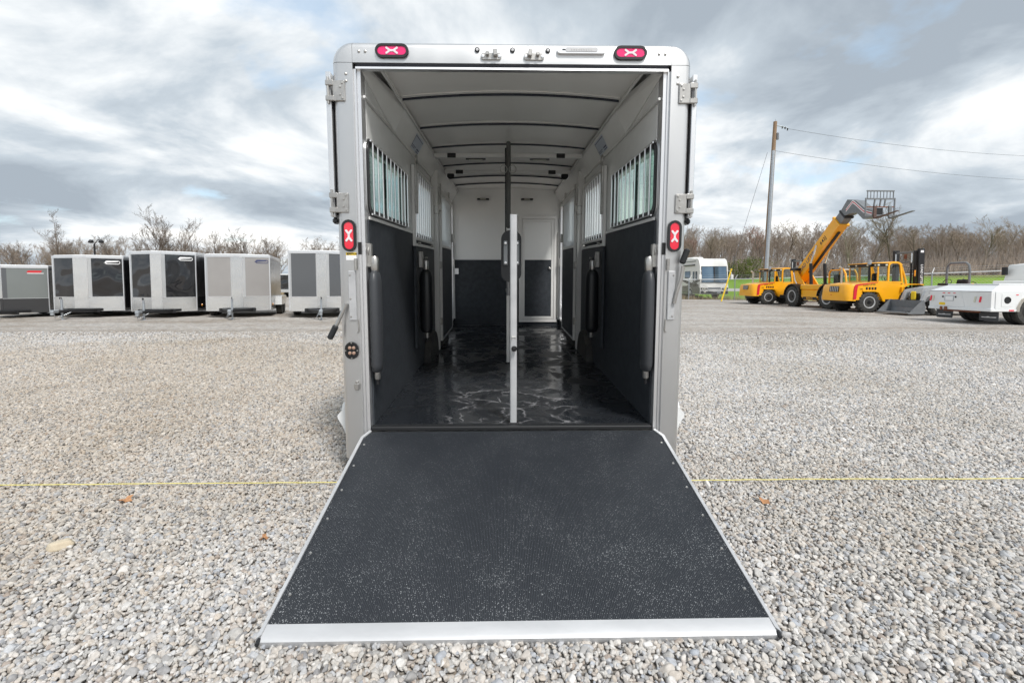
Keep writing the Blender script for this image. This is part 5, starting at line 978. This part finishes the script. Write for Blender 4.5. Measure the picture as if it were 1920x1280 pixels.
for y, m in ((-.72, 'red_lens'), (-.55, 'clear_lens'), (.92, 'clear_lens'), (1.02, 'red_lens')): MB().prism([(a - (b - .80) * .18, b) for a, b in stadium(y, .80, .055, .19)], 'x', -.018, -.0005).build('tail_lamp', m, t, 40)
fd = B('fuel_door', 'white_paint', t, .30, .66, -1.078, -1.0705, .58, .98, c=.003); MB().lathe([(.11, -1.0785), (.10, -1.092), (.085, -1.092), (.075, -1.080), (.001, -1.080)], (.48, 0, .79), 'y', 18).build('filler_cap', 'black_plastic', fd)
MB().prism(stadium(.78, .955, .08, .022), 'y', -1.079, -1.0705).build('marker_lamp', 'red_lens', t, 0); MB().prism(stadium(.60, .47, .16, .04), 'y', -1.099, -1.0905).build('marker_lamp', 'red_lens', t, 0)
for y in (-.72, .80):
    mf = MB().prism(rrect(y - .30, y + .30, .12, .429, .04, 3), 'x', .28, .295).build('mud_flap', 'grey_vinyl', t, 20); MB().prism([(y - .23, .23), (y + .20, .22), (y + .24, .25), (y + .1, .245), (y, .265), (y - .05, .245), (y - .25, .255)], 'x', .274, .2799).build('lettering', 'ink_white', mf, 0)
for s in (-1, 1):
    for k in (0, 1): o = MB().lathe([(.24, -.1), (.40, -.11), (.43, -.07), (.43, .07), (.40, .11), (.24, .1)], (1.32, s * (.86 - .24 * k), .43), 'y', 28).build('wheel', 'tyre_rubber', t); MB().lathe([(.245, s * .07), (.22, s * .11), (.12, -s * .03), (.10, s * .05), (.001, s * .05)], (1.32, s * (.86 - .24 * k), .43), 'y', 24).build('rim', 'black_steel', o)
    o = MB().lathe([(.24, -.1), (.40, -.11), (.43, -.07), (.43, .07), (.40, .11), (.24, .1)], (4.9, s * .86, .43), 'y', 28).build('wheel', 'tyre_rubber', t)
ar = [(1.32 + .56 * math.cos(R(a)), .43 + .56 * math.sin(R(a))) for a in range(0, 181, 15)]; ai = [(1.32 + .49 * math.cos(R(a)), .43 + .49 * math.sin(R(a))) for a in range(180, -1, -15)]
MB().prism(ar + ai, 'y', -1.11, -.98).build('wheel_arch', 'exhaust', t, 40)
B('frame', 'black_steel', t, .15, 5.3, -.4, .4, .38, .60, c=.02); MB().prism([(2.46, .55), (2.46, 1.42), (2.62, 1.95), (3.2, 2.02), (4.1, 1.98), (4.55, 1.45), (5.6, 1.3), (5.7, .55)], 'y', -.95, .95).build('cab', 'rv_white', t, 30); B('cab_shelf', 'rv_white', t, 2.05, 2.4595, -.95, .95, 1.26, 1.40, c=.03); B('headache_rack', 'black_steel', t, 2.38, 2.459, .80, .98, 1.60, 1.88, c=.02)

# ------------------------------------------------------------------ utility pole, guy wire, overhead lines
t = thing('utility_pole', 'tall wooden utility pole with metal sleeve standing behind the yellow machines', 'utility pole', (18.60, 34.4, 0))
MB().tube([(0, 0, 0), (.25, 0, 7), (.48, 0, 13.0)], [.20, .165, .125], 14).build('pole', 'wood_pole', t); MB().tube([(-.05, -.20, 0), (.16, -.18, 6), (.32, -.16, 10.9)], [.13, .12, .10], 12).build('metal_sleeve', 'galvanised', t)
MB().tube([(.48, 0, 12.75), (.95, 0, 12.66), (1.38, 0, 12.55)], .035, 8).build('arm', 'galvanised', t)
for x, z in ((1.0, 12.62), (1.2, 12.58), (1.38, 12.48)): MB().lathe([(.001, -.12), (.055, -.10), (.03, -.05), (.055, 0), (.03, .05), (.001, .07)], (x, 0, z), 'z', 10).build('insulator', 'black_plastic', t)
MB().cyl((.62, -.1, 11.7), (.62, -.1, 12.15), .09, 10).build('fuse_cutout', 'machine_grey', t); MB().tube([(.45, 0, 11.9), (.6, -.1, 12.2), (.62, -.1, 12.1)], .025, 6).build('bracket', 'galvanised', t)
MB().cyl((.49, 0, 13.0), (.50, 0, 13.18), .02, 6).build('top_pin', 'galvanised', t)
gw = thing('guy_wire', 'slanting guy wire with yellow plastic guard anchored beside the motorhome', 'guy wire', (15.3, 34.0, 0))
MB().tube([(0, 0, 0), (3.25, .35, 10.8)], .012, 5).build('cable', 'wire', gw); MB().tube([(-.01, -.01, .0), (.72, .075, 2.38)], .05, 8).build('guard', 'label_yellow', gw)
for nm, a, b, sag in (('upper overhead power line running right from the pole top', (19.98, 34.4, 12.5), (60, 47, 13.9), .7), ('lower overhead line running right from the middle of the pole', (18.97, 34.4, 10.95), (60, 46, 11.24), .7)):
    a, b = Vector(a), Vector(b); tag(MB().tube([a.lerp(b, k / 24) - Vector((0, 0, sag * 4 * (k / 24) * (1 - k / 24))) for k in range(25)], .011, 5).build('power_line', 'wire'), nm, 'power line', 'overhead lines')

# ------------------------------------------------------------------ chain-link fence with top rail and barbed-wire arms
FP = [(11.5, 39.0), (14.5, 38.2), (17.5, 36.6), (20.5, 33.9), (23.0, 31.0), (25.2, 28.0), (27.0, 25.0), (28.6, 22.0), (30.2, 19.0), (31.6, 16.0)]
t = thing('chain_link_fence', 'long chain-link fence with white top rail behind the yellow machines', 'fence', (0, 0, 0))
FH = [1.62, 1.62, 1.64, 1.70, 1.80, 1.90, 2.0, 2.05, 2.1, 2.1]
MB().tube([(x, y, h) for (x, y), h in zip(FP, FH)], .030, 8).build('top_rail', 'fence_white', t)
for (x, y), h in zip(FP, FH): MB().cyl((x, y, 0), (x, y, h + .03), .038, 8).build('post', 'galvanised', t); MB().tube([(x, y, h), (x + .26, y + .16, h + .34)], .02, 6).build('barb_arm', 'fence_white', t)
wv = []; wf = []
for i in range(len(FP) - 1):
    a, b = Vector((*FP[i], 0)), Vector((*FP[i + 1], 0)); L_ = (b - a).length; nx = int(L_ / .16); h = (FH[i] + FH[i + 1]) / 2 - .06; d = (b - a) / L_; q = d.cross(Vector((0, 0, 1))) * .004
    for k in range(-int(h / .16), nx):
        for sg in (0, 1):
            u0, u1 = k * .16, k * .16 + h
            z0_, z1_ = 0.05, h
            if u0 < 0: z0_ = .05 + (-u0); u0 = 0
            if u1 > L_: z1_ = h - (u1 - L_); u1 = L_
            if z1_ <= z0_: continue
            zz0, zz1 = (z0_, z1_) if sg == 0 else (h + .05 - z0_, h + .05 - z1_)
            p0 = a + d * u0 + Vector((0, 0, zz0)); p1 = a + d * u1 + Vector((0, 0, zz1)); n0 = len(wv); e = Vector((0, 0, .006))
            wv += [p0 - e, p0 + e, p0 + q * 1.5, p1 - e, p1 + e, p1 + q * 1.5]; wf += [(n0, n0 + 1, n0 + 4, n0 + 3), (n0 + 1, n0 + 2, n0 + 5, n0 + 4), (n0 + 2, n0, n0 + 3, n0 + 5)]
np_mesh('wire_netting', wv, wf, 'wire_mesh', t, 'stuff')
for k in range(3):
    MB().tube([(x + .10 * (k + .6), y + .06 * (k + .6), h + .13 * (k + .55)) for (x, y), h in zip(FP, FH)], .006, 4).build('barbed_wire', 'wire_mesh', t)

# yard lamp behind the cargo trailers
t = thing('yard_lamp', 'dark yard lamp post with two heads rising behind the black cargo trailer', 'lamp post', (-33.0, 37.0, 0))
MB().tube([(0, 0, 0), (0, 0, 4.4)], [.09, .06], 10).build('post', 'black_steel', t); MB().tube([(-.25, 0, 4.55), (-.1, 0, 4.75), (0, 0, 4.4), (.3, 0, 4.75), (.55, 0, 4.68)], .03, 6).build('arm', 'black_steel', t)
for x in (-.28, .55): MB().lathe([(.001, 4.42), (.16, 4.46), (.18, 4.55), (.08, 4.70), (.001, 4.72)], (x, 0, .05), 'z', 12).build('lamp_head', 'black_steel', t)

# ------------------------------------------------------------------ bare trees
def gen_tree(seed, H, spread=.42, lean=(0, 0), n1=11, fork=.35, twig=1., lv=4, r0=None):
    rg = random.Random(seed); tr = [[], []]; cr = [[], []]
    def seg(buf, p, q, r, s):
        d = (q - p); d.normalize(); a = d.cross(Vector((.3, .9, .2))); a.normalize(); b = a.cross(d); k = len(buf[0])
        for c, rr in ((p, r), (q, s)):
            for i in range(3): t_ = 2.094 * i; buf[0].append(c + (a * math.cos(t_) + b * math.sin(t_)) * rr)
        buf[1] += [(k + i, k + (i + 1) % 3, k + 3 + (i + 1) % 3, k + 3 + i) for i in range(3)]
    def grow(p, d, L, r, lev):
        n = (7, 5, 3, 2, 2)[lev]; pts = [p]; wob = (.07, .16, .22, .28, .3)[lev]; rr = [r * (1 - .72 * i / n) if lev else r * (1 - .62 * i / n) for i in range(n + 1)]
        buf = tr if lev <= 1 else cr
        for i in range(n):
            d = (d + Vector((rg.gauss(0, wob), rg.gauss(0, wob), rg.gauss(0, wob * .6) + (.10 if lev else 0)))).normalized(); q = pts[-1] + d * L / n; seg(buf, pts[-1], q, rr[i], rr[i + 1]); pts.append(q)
        if lev >= lv: return
        m = (n1, 6, 5, 4)[lev]
        for j in range(m):
            f = (rg.uniform(fork, 1) if lev == 0 else rg.uniform(.2, 1)) if j else 1.; k = min(n - 1, int(f * n)); u = f * n - k; st = pts[k].lerp(pts[k + 1], u)
            ax = (pts[k + 1] - pts[k]).normalized(); az = rg.uniform(0, 6.283); side_ = Vector((math.cos(az), math.sin(az), rg.uniform(-.1, .3))); an = rg.uniform(.6, 1.25) * (spread / .42)
            nd_ = (ax + side_ * an * .75).normalized(); L2 = L * ((.46, .50, .52, .55)[lev]) * rg.uniform(.7, 1.2) * (1.15 - .45 * f)
            grow(st, nd_, L2, max(rr[k] * .52, .011 * twig), lev + 1)
    r0 = r0 or H * .016
    grow(Vector((0, 0, -.1)), Vector((lean[0], lean[1], 1)).normalized(), H * .80, r0, 0)
    return [(np.array([tuple(v) for v in b[0]], np.float32), np.array(b[1], np.int32)) for b in (tr, cr)]
PROTO = [gen_tree(11, 9, .42), gen_tree(12, 9, .36, n1=13), gen_tree(13, 9, .5, n1=9, fork=.25), gen_tree(14, 9, .30, n1=14, fork=.3), gen_tree(15, 9, .46, (.12, 0), 10), gen_tree(16, 9, .38, (-.08, .05), 12, .4)]
def proto_mesh(k, bm_, tm):
    out = []
    for (V, F), m in zip(PROTO[k], (bm_, tm)):
        me = bpy.data.meshes.new('tree'); me.from_pydata(V.tolist(), [], F.tolist()); me.materials.append(MAT[m]); out.append(me)
    return out
PM = {}
def tree(label, x, y, h, k, rz=0., bm_='bark', tm='twig', z=0., wide=1., group=None, name='bare_tree'):
    key = (k, bm_, tm)
    if key not in PM: PM[key] = proto_mesh(*key)
    t = thing(name, label, 'tree', (x, y, z), (0, 0, rz), group); s = h / 9.
    t.scale = (s * wide, s * wide, s)
    for nm, me in zip(('trunk', 'crown'), PM[key]): link(nm, me, None, t)
def px(u, y): return (u - 960) / 873 * y
def top(v, y): return 1.31 + (531.2 - v) / 873 * y
LT = [(112, 405, 46, 4, 'tall leaning bare tree rising above the left black cargo trailer'), (62, 452, 52, 2, 'low spreading bare tree above the low grey cargo trailer'), (22, 448, 50, 0, 'bare tree at the left edge above the grey trailer roof'),
      (150, 446, 54, 3, 'slim bare tree just left of the dark yard lamp'), (222, 436, 50, 5, 'bare tree between the yard lamp and the tallest left tree'), (262, 425, 48, 4, 'leaning bare tree directly left of the tallest tree on the left'),
      (283, 398, 47, 1, 'tallest bare tree on the left above the third cargo trailer'), (312, 412, 49, 3, 'slender bare tree just right of the tallest left tree'), (347, 416, 48, 3, 'bare tree above the right end of the third cargo trailer'),
      (404, 428, 52, 3, 'bare tree above the left panel of the pewter trailer'), (434, 426, 50, 1, 'bare tree above the nose strip of the pewter trailer'), (460, 432, 54, 5, 'bare tree above the right panel of the pewter trailer'), (486, 438, 52, 3, 'bare tree above the right corner of the pewter trailer'),
      (514, 440, 55, 0, 'bare tree in the gap between the pewter and charcoal trailers'), (582, 448, 60, 2, 'small bare tree above the charcoal trailer beside the horse trailer')]
for i, (u, v, y, k, lab) in enumerate(LT): tree(lab, px(u, y), y, top(v, y) * (.95 if v < 420 else .88), k, i * 1.7, tm='twig_dark', group='bare trees behind the cargo trailers')
RT = [(1302, 447, 62, 0, 'twig_red', 'reddish bare tree just right of the horse trailer above the motorhome'), (1326, 440, 60, 1, 'twig', 'bare tree rising over the middle of the motorhome roof'), (1352, 440, 64, 3, 'twig', 'bare tree behind the top of the yellow guy guard'), (1424, 434, 63, 5, 'twig_red', 'reddish bare tree directly left of the utility pole'),
      (1466, 428, 62, 1, 'twig', 'bare tree directly right of the utility pole'), (1502, 434, 64, 3, 'twig', 'bare tree above the back of the telehandler boom'), (1592, 412, 52, 2, 'twig', 'big spreading bare tree just right of the telehandler boom'), (1632, 400, 53, 1, 'twig', 'big bare tree right below the raised forks'),
      (1672, 402, 52, 5, 'twig', 'wind-swept bare tree under the fork tips'), (1704, 428, 55, 0, 'twig', 'bare tree right behind the forklift mast top'), (1752, 434, 54, 5, 'twig', 'bare tree just right of the tall forklift mast'), (1800, 432, 52, 2, 'twig', 'spreading bare tree behind the tractor roll bar'), (1836, 420, 50, 1, 'twig', 'bare tree between the roll bar and the truck cab'), (1890, 418, 48, 2, 'twig', 'large bare tree above the truck cab at the right edge')]
for i, (u, v, y, k, tm, lab) in enumerate(RT):
    x = px(u, y); z = rise(x, y); tree(lab, x, y, (top(v, y) - z) * 1.02, k, i * 2.3, 'bark_pale' if i % 3 == 0 else 'bark', tm, z, 1.15, 'bare trees beyond the fence')
# the wood behind them reads as one mass
def wood(name, label, spots, m, kz):
    Vs = []; Fs = []; n = 0; rg = random.Random(3)
    for x, y, h, k in spots:
        a = rg.uniform(0, 6.28); c, s = math.cos(a), math.sin(a); sc = h / 9.; z = rise(x, y) if kz else 0
        for V, F in PROTO[k]:
            W_ = V * sc; W_[:, :2] *= 1.12; X = np.column_stack([W_[:, 0] * c - W_[:, 1] * s + x, W_[:, 0] * s + W_[:, 1] * c + y, W_[:, 2] + z]); Vs.append(X); Fs.append(F + n); n += len(V)
    o = np_mesh(name, np.concatenate(Vs), np.concatenate(Fs), m, None, 'stuff'); o['label'] = label; o['category'] = 'wood'
rg = random.Random(21); sp = []
for i in range(225):
    u = rg.uniform(1130, 2010); y = rg.uniform(60, 96) if u < 1750 else rg.uniform(52, 80); x = px(u, y); sp.append((x, y, max(3.5, top(rg.uniform(428, 460), y) - rise(x, y)), rg.randrange(6)))
wood('distant_wood', 'brown leafless wood reading as one mass beyond the fence', sp, 'twig', True)
sp = []
for i in range(130): u = rg.uniform(-60, 1150); y = rg.uniform(56, 84); sp.append((px(u, y), y, top(rg.uniform(452, 476), y), rg.randrange(6)))
wood('far_wood', 'thin leafless wood reading as one mass behind the cargo trailers', sp, 'twig', False)
# undergrowth along the foot of both woods and weeds by the fence
def brush(name, label, n, fn, m, h0, h1, r):
    rg = random.Random(len(name)); V = []; F = []
    for i in range(n):
        x, y, z = fn(rg); h = rg.uniform(h0, h1)
        for j in range(3):
            an = rg.uniform(0, 6.28); tl = rg.uniform(.05, .55) * h; q = Vector((x + tl * math.cos(an), y + tl * math.sin(an), z + h * rg.uniform(.6, 1))); k = len(V)
            V += [(x - r, y, z - .1), (x + r, y, z - .1), (x, y + r, z - .1), tuple(q)]; F += [(k, k + 1, k + 3), (k + 1, k + 2, k + 3), (k + 2, k, k + 3)]
    o = np_mesh(name, V, F, m, None, 'stuff'); o['label'] = label; o['category'] = 'undergrowth'
def f1(g): u = g.uniform(1130, 2010); y = g.uniform(56, 92) if u < 1750 else g.uniform(48, 76); x = px(u, y); return x, y, rise(x, y)
def f2(g): y = g.uniform(50, 80); return px(g.uniform(-60, 1150), y), y, 0.
def f3(g): i = g.randrange(len(FP) - 1); a, b = Vector(FP[i]), Vector(FP[i + 1]); p = a.lerp(b, g.random()) + Vector((g.gauss(.5, .5), g.gauss(.5, .5))); return p.x, p.y, 0.
brush('undergrowth', 'brown tangled undergrowth along the foot of the wood beyond the fence', 6200, f1, 'twig', .8, 3.0, .03)
brush('saplings', 'dark leafless saplings crowding the front of the wood beyond the fence', 3100, f1, 'twig_dark', 1.6, 5.4, .05)
brush('thicket', 'pale brown thicket along the foot of the wood behind the cargo trailers', 8000, f2, 'dry_weed', .8, 2.8, .035)
brush('dry_weeds', 'dry straw coloured weeds growing along the chain-link fence', 1500, f3, 'dry_weed', .2, .7, .012)
# light green bushes leafing out behind the fence
def bush(label, x, y, h, w, seed):
    rg = random.Random(seed); z = rise(x, y); t = thing('green_bush', label, 'bush', (x, y, z), (0, 0, 0), 'bushes leafing out'); st = MB()
    for i in range(9): a = rg.uniform(0, 6.28); st.tube([(0, 0, 0), (w * .22 * math.cos(a), w * .22 * math.sin(a), h * .5), (w * .42 * math.cos(a), w * .42 * math.sin(a), h * .9)], [.05, .03, .01], 5)
    st.build('stem', 'bark', t); V = []; F = []
    cl_ = [(rg.gauss(0, w * .24), rg.gauss(0, w * .24), rg.uniform(.15, .95) * h) for _ in range(70)]
    for cx, cy, cz_ in cl_:
        for j in range(34):
            p = Vector((cx + rg.gauss(0, .24), cy + rg.gauss(0, .24), cz_ + rg.gauss(0, .2))); k = len(V); a = Vector((rg.gauss(0, 1), rg.gauss(0, 1), rg.gauss(0, 1))).normalized(); b = a.cross(Vector((.3, .5, .8))).normalized(); s = rg.uniform(.05, .11)
            V += [p - a * s, p + b * s * .45, p + a * s, p - b * s * .45]; F.append((k, k + 1, k + 2, k + 3))
    np_mesh('foliage', V, F, 'bush_leaf', t)
for lab, u, vv, y, w, sd_ in (('yellow green leafy bush left of the utility pole behind the fence', 1402, 484, 56, 4.0, 1), ('smaller yellow green bush right behind the motorhome mirror', 1372, 494, 58, 2.6, 2)):
    x = px(u, y); bush(lab, x, y, top(vv, y) - rise(x, y), w, sd_)
